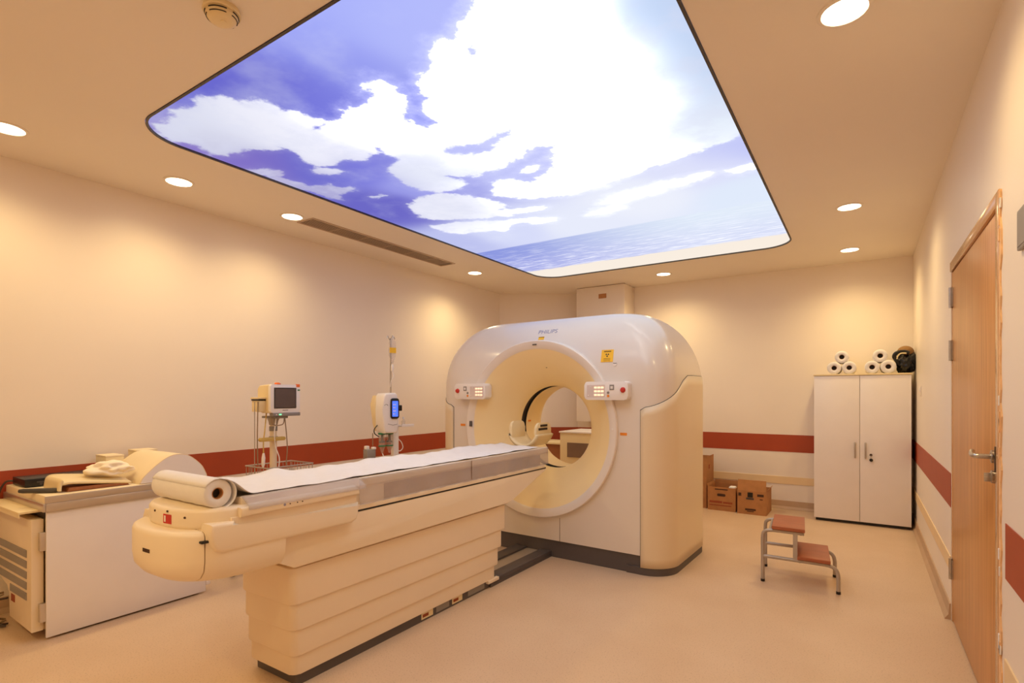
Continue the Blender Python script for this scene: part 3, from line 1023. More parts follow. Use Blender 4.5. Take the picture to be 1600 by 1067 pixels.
# tail deck with rounded end, its fairings and grip slots
sec = [(.800, .97, .02), (.812, .99, .004), (.825, 1.0, 0), (.874, 1.0, 0), (.884, .988, .006), (.888, .965, .018)]
obj('tail_deck', stacked([dplan(CX, .262 * s, 1.0 + d, .20, 1.76) for z, s, d in sec], [z for z, _, _ in sec]), M['couch'], pt, angle=50)
for sgn in (1, -1):
    def X_(a, b):
        return (CX + a, CX + b) if sgn == 1 else (CX - b, CX - a)
    a, b = X_(.20, .282)
    obj('side_fairing', prism(BM(), [(1.075, .735), (1.10, .722), (1.72, .716), (1.75, .73), (1.76, .76), (1.762, .808), (1.15, .808), (1.148, .838), (1.058, .838), (1.05, .80), (1.06, .76)], 'x', a, b, .014, 3), M['couch'], pt, angle=50)
    a, b = X_(.20, .268)
    obj('grip_recess', B(a, b, 1.14, 1.755, .80, .85, .004), M['couch2'], pt)
    a, b = X_(.20, .283)
    obj('fairing_lip', prism(BM(), [(1.17, .846), (1.765, .846), (1.765, .872), (1.75, .884), (1.17, .884)], 'x', a, b, .010, 3), M['couch'], pt, angle=50)
for yy, rr, m in ((1.36, .006, 'logo'), (1.385, .003, 'printd'), (1.42, .003, 'printd'), (1.445, .003, 'printd')):
    obj('control_mark', LA([(0, rr), (.002, rr * .8)], (CX + .283, yy, .866), 'x', 12), M[m], pt)
rl = obj('warning_label', on_tail(.058, .262, 1.0, .20, B(-.026, .026, -.0012, .001, .828, .864)), M['red'], pt, smooth=False)
rl['label'] = 'small red label with a pale pictogram'
obj('label_print', on_tail(.044, .262, 1.0, .20, B(-.005, .005, -.0022, .001, .834, .858)), M['whitep'], rl, smooth=False)
for xx, zz in ((-.04, .868), (.15, .858), (.06, .876)):
    obj('screw_cap', on_tail(xx, .262, 1.0, .20, LA([(0, .0045), (-.003, .004)], (0, 0, zz), 'y', 12)), M['printd'], pt)

# cradle: rim, darker side wall, clear film hanging over it
CW = .232
obj('cradle', prism(BM(), [(CX - CW, .878), (CX - CW + .015, .865), (CX + CW - .015, .865), (CX + CW, .878), (CX + CW, .912), (CX + CW - .01, .918), (CX + .1, .902), (CX, .898), (CX - .1, .902), (CX - CW + .01, .918), (CX - CW, .912)], 'y', 1.20, 3.70, .004), M['couch'], pt)
obj('cradle_carriage', B(CX - CW + .02, CX + CW - .02, 1.95, 3.62, .78, .866, .004), M['taupe'], pt)
obj('carriage_cover', B(CX - CW + .012, CX + CW - .012, 1.74, 1.98, .78, .868, .006), M['couch'], pt)
for sgn in (1, -1):
    bm = BM()
    r3 = random.Random(5 + sgn)
    V = []
    ny, nz = 90, 7
    for i in range(ny + 1):
        y = 1.80 + 1.90 * i / ny
        row = []
        for j in range(nz + 1):
            f = j / nz
            z = .916 - .132 * f
            x = CX + sgn * (CW + .004 + .006 * f + .004 * math.sin(y * 23 + f * 3) * f + .003 * math.sin(y * 57 + 2 * f) * f)
            row.append(bm.verts.new((x, y, z)))
        V.append(row)
    for i in range(ny):
        for j in range(nz):
            bm.faces.new((V[i][j], V[i + 1][j], V[i + 1][j + 1], V[i][j + 1]))
    o = obj('film_cover', bm, M['film'], pt, angle=80)
    o.modifiers.new('thick', 'SOLIDIFY').thickness = .001
for sgn in (1, -1):
    bm = BM()
    V = []
    for i in range(41):
        y = 1.20 + .60 * i / 40
        w = .002 * math.sin(y * 40)
        V.append([bm.verts.new((CX + sgn * a, y, z + w * c)) for a, z, c in ((.225, .921, 0), (.243, .914, .5), (.268, .899, 1), (.285, .889, .5), (.2875, .872, 0))])
    for i in range(40):
        for j in range(4):
            bm.faces.new((V[i][j], V[i + 1][j], V[i + 1][j + 1], V[i][j + 1]))
    o = obj('film_cover', bm, M['film'], pt, angle=80)
    o.modifiers.new('thick', 'SOLIDIFY').thickness = .001
# film end turned round the head end of the cradle
obj('film_cover', B(CX - CW, CX + CW, 3.702, 3.704, .79, .915), M['film'], pt, smooth=False)
obj('film_seam', B(CX + CW + .009, CX + CW + .0125, 2.70, 2.703, .79, .912), M['hair'], pt, smooth=False)

# head holder scoop at the head end
bm = BM()
V = []
for i in range(7):
    y = 3.72 + .26 * i / 6
    row = []
    for j in range(25):
        a = math.radians(205 + 130 * j / 24)
        wing = 1.0 + .06 * abs(j - 12) / 12
        row.append(bm.verts.new((CX - .018 + .130 * wing * math.cos(a), y, 1.085 + .165 * math.sin(a) * wing)))
    V.append(row)
for i in range(6):
    for j in range(24):
        bm.faces.new((V[i][j], V[i + 1][j], V[i + 1][j + 1], V[i][j + 1]))
hh = obj('head_holder', bm, M['creamp'], pt, angle=60)
hm = hh.modifiers.new('thick', 'SOLIDIFY')
hm.thickness = .024
hw = obj('holder_wing', prism(BM(), rrect(3.73, 3.97, 0.965, 1.10, .05, 6), 'x', CX + .088, CX + .112, .008), M['creamp'], pt)
obj('strap_pad', B(CX + .111, CX + .116, 3.79, 3.90, 1.068, 1.086), M['black'], hw, smooth=False)
obj('strap_pad', B(CX + .111, CX + .116, 3.76, 3.90, 1.040, 1.058), M['black'], hw, smooth=False)
hw2 = obj('holder_wing', prism(BM(), rrect(3.72, 3.93, 0.94, 1.11, .05, 6), 'x', CX - .150, CX - .122, .008), M['creamp'], pt)

# paper roll with its unrolled sheet
pr_ = empty('paper_roll', 'white examination paper roll lying on the table tail, unrolled along the table', 'paper roll', (CX, 1.11, .888))
RZ, RY, RR = .944, 1.115, .056
bm = BM()
prof = [(-.212, .022), (-.216, .028), (-.216, .050), (-.211, RR)] + [(-.211 + .422 * i / 12, RR + .0012 * math.sin(i * 2.3)) for i in range(1, 12)] + [(.211, RR), (.216, .050), (.216, .028), (.212, .022)]
lathe(bm, prof, (CX, RY, RZ), 'x', 40)
obj('roll', bm, M['paper'], pr_, angle=60)
obj('core', LA([(-.2135, .0225), (-.2135, .0195), (.2135, .0195), (.2135, .0225)], (CX, RY, RZ), 'x', 32, closed=False), M['card'], pr_)
obj('core_shade', LA([(-.19, .0195), (.19, .0195)], (CX, RY, RZ), 'x', 24), M['dark'], pr_)  # dark cylinder standing in for the shade inside the hollow core
bm = BM()
V = []
r4 = random.Random(9)
path = []
for i in range(7):                              # leaves the roll over its top
    a = math.radians(150 - 95 * i / 6)
    path.append((RY + (RR + .002) * math.cos(a), RZ + (RR + .002) * math.sin(a)))
for i in range(1, 9):
    f = i / 8
    y0, z0 = path[6]
    path.append((y0 + .11 * f, z0 + (.924 - z0) * (f * f * (3 - 2 * f))))
ys = path[-1][0]
NS = 110
for i in range(1, NS + 1):
    path.append((ys + (3.695 - ys) * i / NS, .924))
for i, (y, z) in enumerate(path):
    row = []
    wl_ = .224 + .004 * math.sin(y * 5) + .003 * math.sin(y * 17)
    for j in range(15):
        u = j / 14 * 2 - 1
        dz = 0
        if i > 14:
            dz = .003 * math.sin(y * 21 + u * 2) + .003 * math.sin(y * 9.3 - u * 4) + .0025 * math.sin(y * 43 + u * 7)
            dz *= 1 - .6 * max(0, u) ** 2
            dz += .014 * max(0, abs(u) - .6) * math.sin(y * 6.1 + (2 if u > 0 else 0)) * (.1 if u > 0 else 1) + .012 * max(0, -u - .5)
            dz -= .012 * (1 - u * u)
            if u < -.85:
                dz += .018 * math.exp(-((y - 1.62) / .07) ** 2)
        if y > 3.55:
            wl_2 = wl_ * (1 - .10 * ((y - 3.55) / .145) ** 2)
        else:
            wl_2 = wl_
        yy = y - (.05 * (u + .3) ** 2 * max(0, (y - 3.4) / .3))
        row.append(bm.verts.new((CX + u * wl_2, yy, z + dz)))
    V.append(row)
for a, b in zip(V[:-1], V[1:]):
    for j in range(14):
        bm.faces.new((a[j], a[j + 1], b[j + 1], b[j]))
so_ = obj('sheet', bm, M['paper'], pr_, angle=80)
so_.modifiers.new('thick', 'SOLIDIFY').thickness = .0012
# loose outer wrap at the right end of the roll
bm = BM()
V = []
for i in range(15):
    a = math.radians(75 - 175 * i / 14)
    rr = RR + .002 + .012 * math.sin(math.pi * i / 14)
    V.append([bm.verts.new((CX + x, RY + rr * math.cos(a), RZ + rr * math.sin(a) - .004 * (i == 14))) for x in (.12, .17, .21, .226)])
for a, b in zip(V[:-1], V[1:]):
    for j in range(3):
        bm.faces.new((a[j], a[j + 1], b[j + 1], b[j]))
o = obj('loose_wrap', bm, M['paper'], pr_, angle=80)
o.modifiers.new('thick', 'SOLIDIFY').thickness = .0012

# ------------------------------------------------------------------ low equipment cabinet at the left wall
lc = empty('equipment_cabinet', 'low white equipment cabinet with metal-edged top and grilled end panel by left wall', 'cabinet', (-4.03, 1.45, 0))
obj('carcass', B(-4.34, -3.715, 1.05, 1.855, .03, .70), M['creamp'], lc, smooth=False)
obj('front_panel', B(-3.715, -3.70, 1.03, 1.87, .012, .695, .002), M['white'], lc)
obj('foot', B(-4.3, -3.74, 1.08, 1.84, 0, .03), M['greyd'], lc, smooth=False)
tp = obj('top', B(-4.375, -3.69, 1.025, 1.885, .712, .782, .004), M['foam'], lc)
obj('edge_trim', B(-3.695, -3.684, 1.02, 1.89, .697, .742, .003), M['alu'], tp)
obj('edge_trim', B(-4.375, -3.684, 1.012, 1.027, .697, .742, .003), M['alu'], tp)
obj('edge_trim', B(-3.6925, -3.687, 1.02, 1.89, .742, .780, .002), M['alu'], tp)
# end panel with a cut-out corner, held on two hinges
ep = obj('end_panel', prism(BM(), [(-3.735, .05), (-3.735, .655), (-4.34, .655), (-4.34, .30), (-4.30, .26), (-4.14, .24), (-4.10, .20), (-4.10, .06)], 'y', .975, 1.03, .006), M['beige'], lc)
for k in range(5):
    z = .485 - k * .058
    x0 = -4.30 if k < 4 else -4.08
    obj('grille_slat', B(x0, -3.80, .972, .977, z - .040, z), M['grey'], ep, smooth=False)
obj('end_label', B(-4.06, -4.00, .9725, .976, .16, .20), M['printr'], ep, smooth=False)
for z in (.15, .535):
    obj('hinge', B(-3.735, -3.705, 1.005, 1.035, z - .05, z + .05, .003), M['alu'], lc)
obj('side_catch', B(-3.735, -3.70, 1.872, 1.90, .05, .12, .003), M['white'], lc)
tr = obj('pull_out_tray', B(-4.36, -3.76, .93, 1.05, .690, .702, .002), M['creamp'], lc)
obj('tray_lip', B(-4.36, -3.76, .93, .935, .672, .690), M['creamp'], tr, smooth=False)
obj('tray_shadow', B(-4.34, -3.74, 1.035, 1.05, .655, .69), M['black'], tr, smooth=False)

CT = .782
bb = empty('recorder_box', 'flat black electronic box with a red display on the low cabinet', 'electronic box', (-4.22, 1.24, CT))
obj('housing', B(-4.33, -4.11, 1.045, 1.43, CT + .004, CT + .05, .003), M['black'], bb)
obj('led_display', B(-4.111, -4.1085, 1.19, 1.27, CT + .022, CT + .032), M['ledr'], bb, smooth=False)
obj('front_mark', B(-4.111, -4.1088, 1.10, 1.16, CT + .025, CT + .034), M['greyd'], bb, smooth=False)
obj('front_knob', LA([(0, .008), (.004, .007)], (-4.11, 1.12, CT + .018), 'x', 16), M['greyd'], bb)
for yy in (1.07, 1.40):
    obj('foot', LA([(0, .012), (.005, .012)], (-4.15, yy, CT), n=12), M['black'], bb)
    obj('foot', LA([(0, .012), (.005, .012)], (-4.30, yy, CT), n=12), M['black'], bb)

ab = empty('arm_board', 'yellowish curved plastic arm board with dark grip lying on the low cabinet', 'arm board', (-3.86, 1.25, CT), rz=math.radians(0))
path = smooth_path([(0, 1.095, CT + .010), (0, 1.098, CT + .040), (0, 1.106, CT + .068), (0, 1.13, CT + .082), (0, 1.18, CT + .080), (0, 1.30, CT + .066), (0, 1.40, CT + .054), (0, 1.45, CT + .046)], 5)
bm = BM()
V = []
for i, p in enumerate(path):
    row = []
    for j in range(9):
        u = j / 8
        sag = .010 * (1 - (2 * u - 1) ** 2)
        drop = .026 * max(0, u - .6) / .4 * (i > 12)
        row.append(bm.verts.new((-3.98 + .24 * u, p.y, p.z - sag * (i > 12) - drop)))
    V.append(row)
for a, b in zip(V[:-1], V[1:]):
    for j in range(8):
        bm.faces.new((a[j], a[j + 1], b[j + 1], b[j]))
o = obj('shell', bm, M['creamp'], ab, angle=60)
o.modifiers.new('thick', 'SOLIDIFY').thickness = .012
obj('under_pad', prism(BM(), [(1.135, CT + .001), (1.145, CT + .024), (1.30, CT + .022), (1.43, CT + .016), (1.44, CT + .001)], 'x', -3.975, -3.745, .004), M['wood'], ab)
obj('grip', T([(-3.915, .972, CT + .014), (-3.90, .985, CT + .014), (-3.79, 1.085, CT + .014), (-3.775, 1.10, CT + .016)], [.010, .013, .014, .011], 14), M['greyd'], ab)

# crumpled cloth on the board
bm = BM()
bmesh.ops.create_icosphere(bm, subdivisions=5, radius=1.0)
from mathutils import noise as mnoise
for v in bm.verts:
    p = v.co.copy()
    k = 1 + .50 * mnoise.noise(p * 1.5 + Vector((3, 1, 0))) + .16 * mnoise.noise(p * 3.1)
    q = p * k
    zz = q.z * .045
    v.co = Vector((-3.86 + q.x * .095, 1.375 + q.y * .105, CT + .094 + max(zz, -.030)))
cl = tag(obj('crumpled_cloth', bm, M['cloth'], None, angle=80), 'crumpled white cloth lying on the yellowish arm board', 'cloth')

# foam wedge
bm = BM()
prof = smooth_path([(0, 1.475, CT + .001), (0, 1.50, CT + .045), (0, 1.58, CT + .118), (0, 1.65, CT + .160), (0, 1.715, CT + .166), (0, 1.77, CT + .148), (0, 1.84, CT + .085), (0, 1.87, CT + .03), (0, 1.88, CT + .001)], 4)
prism(bm, [(p.y, p.z) for p in prof], 'x', -4.18, -3.70, .006)
fw_ = empty('foam_wedge', 'cream arched foam positioning wedge at the far end of the low cabinet', 'foam wedge', (-3.95, 1.68, CT))
obj('cushion', bm, M['foam'], fw_, angle=50)
bm = BM()
prism(bm, [(1.677 + (p.y - 1.677) * .965, CT + .003 + (p.z - CT) * .955) for p in prof], 'x', -3.701, -3.6985)
obj('end_face', bm, M['whitep'], fw_, angle=50)

for y0, y1, x1, zt, lb in ((1.47, 1.575, -4.18, .146, 'small beige carton behind the crumpled cloth, nearer the black box'),
                           (1.66, 1.79, -4.205, .165, 'small beige carton half hidden behind the foam wedge')):
    t = empty('small_carton', lb, 'carton', ((-4.34 + x1) / 2, (y0 + y1) / 2, CT), group='small cartons on the low cabinet')
    obj('body', B(-4.34, x1, y0, y1, CT, CT + zt - .012, .002), M['creamp'], t)
    obj('lid', B(-4.341, x1 + .001, y0 - .001, y1 + .001, CT + zt - .012, CT + zt, .002), M['foam'], t)

# cable tangle on the floor
cb = empty('cable_tangle', 'tangle of brown and pale cables on the floor at the left edge', 'cables', (-4.30, .93, 0))
r5 = random.Random(12)
for k in range(8):
    pts = []
    for i in range(7):
        pts.append((-4.33 + .20 * i / 6 * (1 if k % 2 else .6) + r5.uniform(-.03, .03) + .02, .545 + .42 * i / 6 + r5.uniform(-.03, .03), .012 + r5.uniform(0, .12) * math.sin(math.pi * i / 6) + .16 * (i / 6) ** 2 * (k % 3 == 0)))
    obj('cable', T(smooth_path(pts, 5), .006, 8), M['cabled'] if k % 2 else M['cable'], cb)
lcab = tag(obj('wall_cable', T(smooth_path([(-4.38, .98, .38), (-4.385, 1.02, .50), (-4.385, 1.0, .62), (-4.37, .99, .72), (-4.36, 1.02, .80), (-4.34, 1.07, .80)], 6), .006, 8), M['cabled']),
           'dark cable running down the wall behind the low cabinet', 'cable')

# ------------------------------------------------------------------ patient monitor on its stand
mx, my = -3.715, 2.372
mo = empty('patient_monitor', 'patient monitor with grey screen on a rolling pole stand', 'patient monitor', (mx, my, 0))
obj('housing', prism(BM(), [(-3.80, 1.21), (-3.80, 1.375), (-3.775, 1.40), (-3.66, 1.408), (-3.645, 1.40), (-3.645, 1.195), (-3.74, 1.195)], 'y', 2.295, 2.528, .010), M['creamp'], mo)
bz = obj('bezel', prism(BM(), rrect(2.288, 2.532, 1.198, 1.408, .016, 6), 'x', -3.646, -3.618, .006), M['whitep'], mo)
obj('screen', prism(BM(), rrect(2.322, 2.492, 1.236, 1.378, .008, 4), 'x', -3.6185, -3.6155), M['screen'], bz, smooth=False)
bm = BM()
for a in ((2.316, 2.322, 1.230, 1.384), (2.492, 2.498, 1.230, 1.384), (2.322, 2.492, 1.230, 1.236), (2.322, 2.492, 1.378, 1.384)):
    box(bm, -3.6185, -3.6150, a[0], a[1], a[2], a[3])
obj('screen_rim', bm, M['black'], bz, smooth=False)
obj('name_print', B(-3.6185, -3.6170, 2.385, 2.43, 1.213, 1.219), M['grey'], bz, smooth=False)
kb = obj('key_strip', B(-3.66, -3.612, 2.305, 2.532, 1.172, 1.198, .004), M['grey'], mo)
obj('power_led', B(-3.6125, -3.6105, 2.352, 2.372, 1.181, 1.189), M['ledg'], kb, smooth=False)
obj('power_led', B(-3.6125, -3.6105, 2.328, 2.336, 1.182, 1.188), M['whitep'], kb, smooth=False)
obj('side_shelf', B(-3.79, -3.68, 2.235, 2.30, 1.30, 1.312, .003), M['creamp'], mo)
obj('side_module', B(-3.79, -3.69, 2.245, 2.30, 1.205, 1.290, .006), M['creamp'], mo)
obj('module_slot', B(-3.785, -3.688, 2.240, 2.30, 1.288, 1.299), M['black'], mo, smooth=False)
obj('tag', B(-3.66, -3.63, 2.345, 2.37, 1.408, 1.422, .003), M['tagorange'], mo)
obj('tag', B(-3.63, -3.615, 2.50, 2.53, 1.39, 1.412, .002), M['tagorange'], mo)
obj('tag', B(-3.6175, -3.6145, 2.51, 2.53, 1.362, 1.372, .001), M['green'], mo)
obj('tag', B(-3.655, -3.635, 2.372, 2.382, 1.408, 1.416, .002), M['red'], mo)
obj('mount_plate', B(-3.80, -3.63, 2.33, 2.44, 1.155, 1.172, .004), M['grey'], mo)
obj('tilt_head', LA([(1.105, .030), (1.13, .034), (1.157, .045)], (mx, my, 0), n=24), M['tube'], mo)
obj('pole', LA([(.08, .025), (1.11, .025)], (mx, my, 0), n=24), M['beige'], mo)
obj('pole_collar', LA([(1.06, .029), (1.095, .029)], (mx, my, 0), n=24), M['grey'], mo)
hr = obj('rail_clamp', LA([(.985, .031), (1.02, .031)], (mx, my, 0), n=24), M['tube'], mo)
obj('cable_bar', prism(BM(), rrect(2.235, 2.44, .988, 1.016, .012, 5), 'x', -3.69, -3.66, .004), M['cabley'], mo)
bk = obj('basket', T([(-3.86, 2.24, .80), (-3.58, 2.24, .80), (-3.58, 2.62, .80), (-3.86, 2.62, .80), (-3.86, 2.24, .80)], .005, 8), M['tube'], mo)
obj('basket_wire', T([(-3.85, 2.25, .73), (-3.59, 2.25, .73), (-3.59, 2.61, .73), (-3.85, 2.61, .73), (-3.85, 2.25, .73)], .004, 6), M['tube'], bk)
for k in range(12):
    y = 2.245 + .37 * k / 11
    for xx in (-3.86, -3.58):
        obj('basket_wire', T([(xx, y, .80), (xx * .998 - .003, y, .73)], .0022, 6), M['tube'], bk)
for k in range(8):
    x = -3.85 + .26 * k / 7
    for yy in (2.24, 2.62):
        obj('basket_wire', T([(x, yy, .80), (x, yy, .73)], .0022, 6), M['tube'], bk)
    obj('basket_wire', T([(x, 2.25, .73), (x, 2.61, .73)], .0022, 6), M['tube'], bk)
obj('side_rod', T([(-3.70, 2.215, .74), (-3.70, 2.215, 1.28)], .003, 8), M['steel'], mo)
pb = obj('probe', T([(-3.67, 2.262, .80), (-3.67, 2.262, .82), (-3.668, 2.264, .87), (-3.667, 2.264, .905)], [.006, .012, .013, .007], 12), M['whitep'], mo)
obj('probe_cable', T(smooth_path([(-3.667, 2.264, .90), (-3.665, 2.262, .99), (-3.66, 2.268, 1.06), (-3.69, 2.295, 1.14), (-3.72, 2.32, 1.20)], 5), .0045, 8), M['cabley'], pb)
for pts, m in (([(-3.70, 2.24, 1.28), (-3.69, 2.232, 1.15), (-3.69, 2.23, 1.0), (-3.70, 2.24, .82)], 'cable'),
               ([(-3.66, 2.36, 1.16), (-3.65, 2.34, 1.05), (-3.67, 2.36, .95), (-3.66, 2.385, .86), (-3.66, 2.38, .78)], 'whitep'),
               ([(-3.66, 2.43, 1.16), (-3.655, 2.44, 1.05), (-3.65, 2.445, .92), (-3.66, 2.44, .80)], 'cable'),
               ([(-3.65, 2.31, 1.17), (-3.65, 2.33, 1.11), (-3.64, 2.40, 1.11), (-3.65, 2.42, 1.16)], 'cable')):
    obj('cable', T(smooth_path(pts, 6), .004, 8), M[m], mo)
bs = obj('base_hub', LA([(.06, .055), (.10, .05), (.13, .028)], (mx, my, 0), n=24), M['tube'], mo)
for k in range(5):
    a = math.radians(72 * k + 20)
    e = (mx + .27 * math.cos(a), my + .27 * math.sin(a))
    lg = obj('base_leg', T([(mx, my, .085), (e[0], e[1], .07)], [.024, .015], 10), M['tube'], mo)
    obj('castor', LA([(-.011, .03), (.011, .03)], (e[0], e[1], .03), 'x', 18), M['black'], lg)

# ------------------------------------------------------------------ contrast injector on its stand
IX, IY = -3.70, 3.44
inj = empty('contrast_injector', 'white contrast injector head with blue display on a column stand', 'injector', (IX, IY, 0), rz=math.radians(-14))


def li(name, bm, m, p, **k):
    return obj(name, bm, M[m], p, local=True, **k)


hd_ = li('head', prism(BM(), [(-.058, 1.02), (-.072, 1.20), (-.062, 1.315), (-.04, 1.345), (.06, 1.35), (.080, 1.33), (.090, 1.25), (.087, 1.02), (.075, .985), (-.045, .985)], 'x', -.01, .15, .018, 4), 'whitep', inj, angle=50)
li('side_shell', prism(BM(), [(-.06, 1.06), (-.085, 1.24), (-.06, 1.325), (.02, 1.33), (.02, 1.0), (-.04, 1.0)], 'x', -.07, .02, .018, 4), 'creamp', inj, angle=50)
dp = li('display_frame', prism(BM(), rrect(.004, .088, 1.115, 1.30, .022, 6), 'x', .145, .162, .004), 'black', inj)
li('display', prism(BM(), rrect(.017, .075, 1.135, 1.275, .005, 4), 'x', .161, .1635), 'blue', dp, smooth=False)
for k in range(4):
    li('display_line', B(.1633, .1642, .025, .048 + .004 * (k % 2), 1.155 + k * .028, 1.163 + k * .028), 'whitep', dp, smooth=False)
li('brand_curve', T(smooth_path([(.150, -.055, 1.235), (.151, -.042, 1.246), (.151, -.03, 1.245), (.151, -.02, 1.235)], 4), .002, 6), 'grey', inj)
li('face_line', T([(.150, -.02, 1.07), (.151, .03, 1.058), (.150, .075, 1.064)], .002, 6), 'grey', inj)
for yy in (-.028, .046):
    sy = li('syringe', LA([(.985, .031), (.865, .031), (.84, .020), (.80, .006)], (.06, yy, 0), n=24, closed=False), 'glass', inj)
    li('syringe_rim', LA([(.986, .036), (.972, .036)], (.06, yy, 0), n=24), 'green', sy)
    li('syringe_rim', LA([(.873, .034), (.863, .034)], (.06, yy, 0), n=24), 'green', sy)
    li('plunger', LA([(.97, .012), (.912, .012), (.912, .028), (.898, .028)], (.06, yy, 0), n=20), 'greyd', sy)
li('column', B(-.055, .0, .125, .180, .10, 1.235, .006), 'whitep', inj)
li('column_knob', B(-.01, .02, .175, .205, 1.18, 1.235, .006), 'black', inj)
ty = li('side_tray', B(-.08, .06, .175, .31, 1.03, 1.045, .005), 'whitep', inj)
li('tray_rim', B(.05, .062, .175, .31, 1.03, 1.056, .003), 'whitep', ty)
li('drop_pole', T([(-.03, .110, .95), (-.03, .110, 1.86)], .008, 10), 'steel', inj)
hk = li('pole_hook', T(smooth_path([(-.03, .110, 1.83), (-.03, .13, 1.86), (-.03, .145, 1.875), (-.03, .155, 1.855)], 4), .004, 8), 'steel', inj)
li('pole_hook', T(smooth_path([(-.03, .110, 1.83), (-.03, .09, 1.86), (-.03, .08, 1.88), (-.03, .07, 1.86)], 4), .004, 8), 'steel', inj)
li('pole_hook', T(smooth_path([(-.03, .110, 1.84), (-.01, .110, 1.87), (.005, .110, 1.885), (.012, .110, 1.86)], 4), .004, 8), 'steel', inj)
bx_ = li('hanging_unit', B(-.02, .06, -.175, -.09, .73, .84, .006), 'grey', inj)
li('unit_cap', B(-.015, .03, -.17, -.135, .84, .872, .006), 'whitep', bx_)
li('unit_cap', B(.02, .06, -.12, -.085, .84, .862, .006), 'whitep', bx_)
for pts, m in (([(.03, -.055, 1.06), (.04, -.095, 1.02), (.04, -.09, .98), (.05, -.05, .95)], 'black'),
               ([(.02, -.10, .985), (.02, -.10, .87)], 'cable'),
               ([(.05, -.02, .80), (.06, .0, .74), (.05, .02, .70)], 'whitep'),
               ([(-.02, .18, .92), (-.02, .22, .88), (-.02, .235, .83), (-.02, .205, .80), (-.02, .18, .81)], 'whitep'),
               ([(.05, -.13, .72), (.05, -.10, .60), (.02, .05, .50), (-.02, .11, .45)], 'cable')):
    li('cable', T(smooth_path(pts, 6), .0045, 8), m, inj)
hb = li('base_hub', LA([(.07, .07), (.11, .06)], (-.03, .152, 0), n=24), 'white', inj)
for k in range(5):
    a = math.radians(72 * k)
    e = (-.03 + .27 * math.cos(a), .18 + .27 * math.sin(a))
    lg = li('base_leg', T([(-.03, .18, .09), (e[0], e[1], .075)], [.028, .016], 10), 'white', inj)
    li('castor', LA([(-.011, .03), (.011, .03)], (e[0], e[1], .03), 'x', 18), 'black', lg)


def inj_w(x, y, z):
    a = math.radians(-14)
    return (IX + x * math.cos(a) - y * math.sin(a), IY + x * math.sin(a) + y * math.cos(a), z)


ib = empty('infusion_bag', 'clear infusion bag with yellow label hanging high on the injector pole', 'infusion bag', inj_w(.004, .108, 1.645), rz=math.radians(-14))
bm = BM()
prof = [(.0, .20), (.022, .195), (.032, .17), (.034, .10), (.032, .05), (.020, .025), (.008, .0), (.007, -.03)]
prism(bm, [(-a, z) for a, z in prof] + [(a, z) for a, z in prof[::-1]], 'x', -.010, .010, .004)
li('bag', bm, 'glass', ib)
li('bag_label', B(.0102, .0115, -.034, .034, .075, .125), 'yellow', ib, smooth=False)
li('drip_chamber', LA([(-.03, .008), (-.045, .013), (-.085, .013), (-.10, .006)], (0, 0, 0), n=16), 'whitep', ib)
li('hanger_loop', T(smooth_path([(0, -.01, .195), (0, -.005, .215), (0, .008, .215), (0, .01, .195)], 4), .0025, 6), 'whitep', ib)
li('line', T(smooth_path([(0, 0, -.095), (.01, .01, -.14), (0, -.01, -.18), (0, -.02, -.24)], 5), .003, 6), 'whitep', ib)

bt = empty('small_bottle', 'small clear bottle standing on the injector side tray', 'bottle', inj_w(-.01, .235, 1.046), rz=0)
li('body', LA([(0, .017), (.035, .018), (.045, .012), (.055, .009)], (0, 0, 0), n=18), 'glass', bt)
li('cap', LA([(.055, .011), (.075, .010)], (0, 0, 0), n=18), 'whitep', bt)

# ------------------------------------------------------------------ wardrobe cabinet in the back right corner
wd = empty('wardrobe', 'tall white two-door cabinet in the corner by the right wall', 'cabinet', (-.03, 6.74, 0))
obj('carcass', B(-.444, .388, 6.535, 6.955, .03, 1.535, .002), M['white'], wd)
obj('top_board', B(-.450, .392, 6.512, 6.955, 1.530, 1.548, .002), M['creamp'], wd)
obj('plinth', B(-.43, .38, 6.56, 6.95, 0, .03), M['black'], wd, smooth=False)
for a, b, hx in ((-.444, -.0395, -.077), (-.0345, .388, .012)):
    dr = obj('door', B(a, b, 6.517, 6.535, .034, 1.527, .0015), M['white'], wd)
    obj('handle', T([(hx, 6.517, .69), (hx, 6.50, .69), (hx, 6.497, .70), (hx, 6.497, .83), (hx, 6.50, .84), (hx, 6.517, .84)], .008, 10), M['tube'], dr)
lk = obj('lock', LA([(0, .012), (-.008, .011)], (.058, 6.517, .722), 'y', 18), M['printd'], wd)
obj('key', B(.056, .060, 6.49, 6.51, .70, .722), M['steel'], lk, smooth=False)
obj('key_fob', LA([(-.006, .016), (.006, .016)], (.060, 6.497, .672), 'y', 18), M['black'], lk)

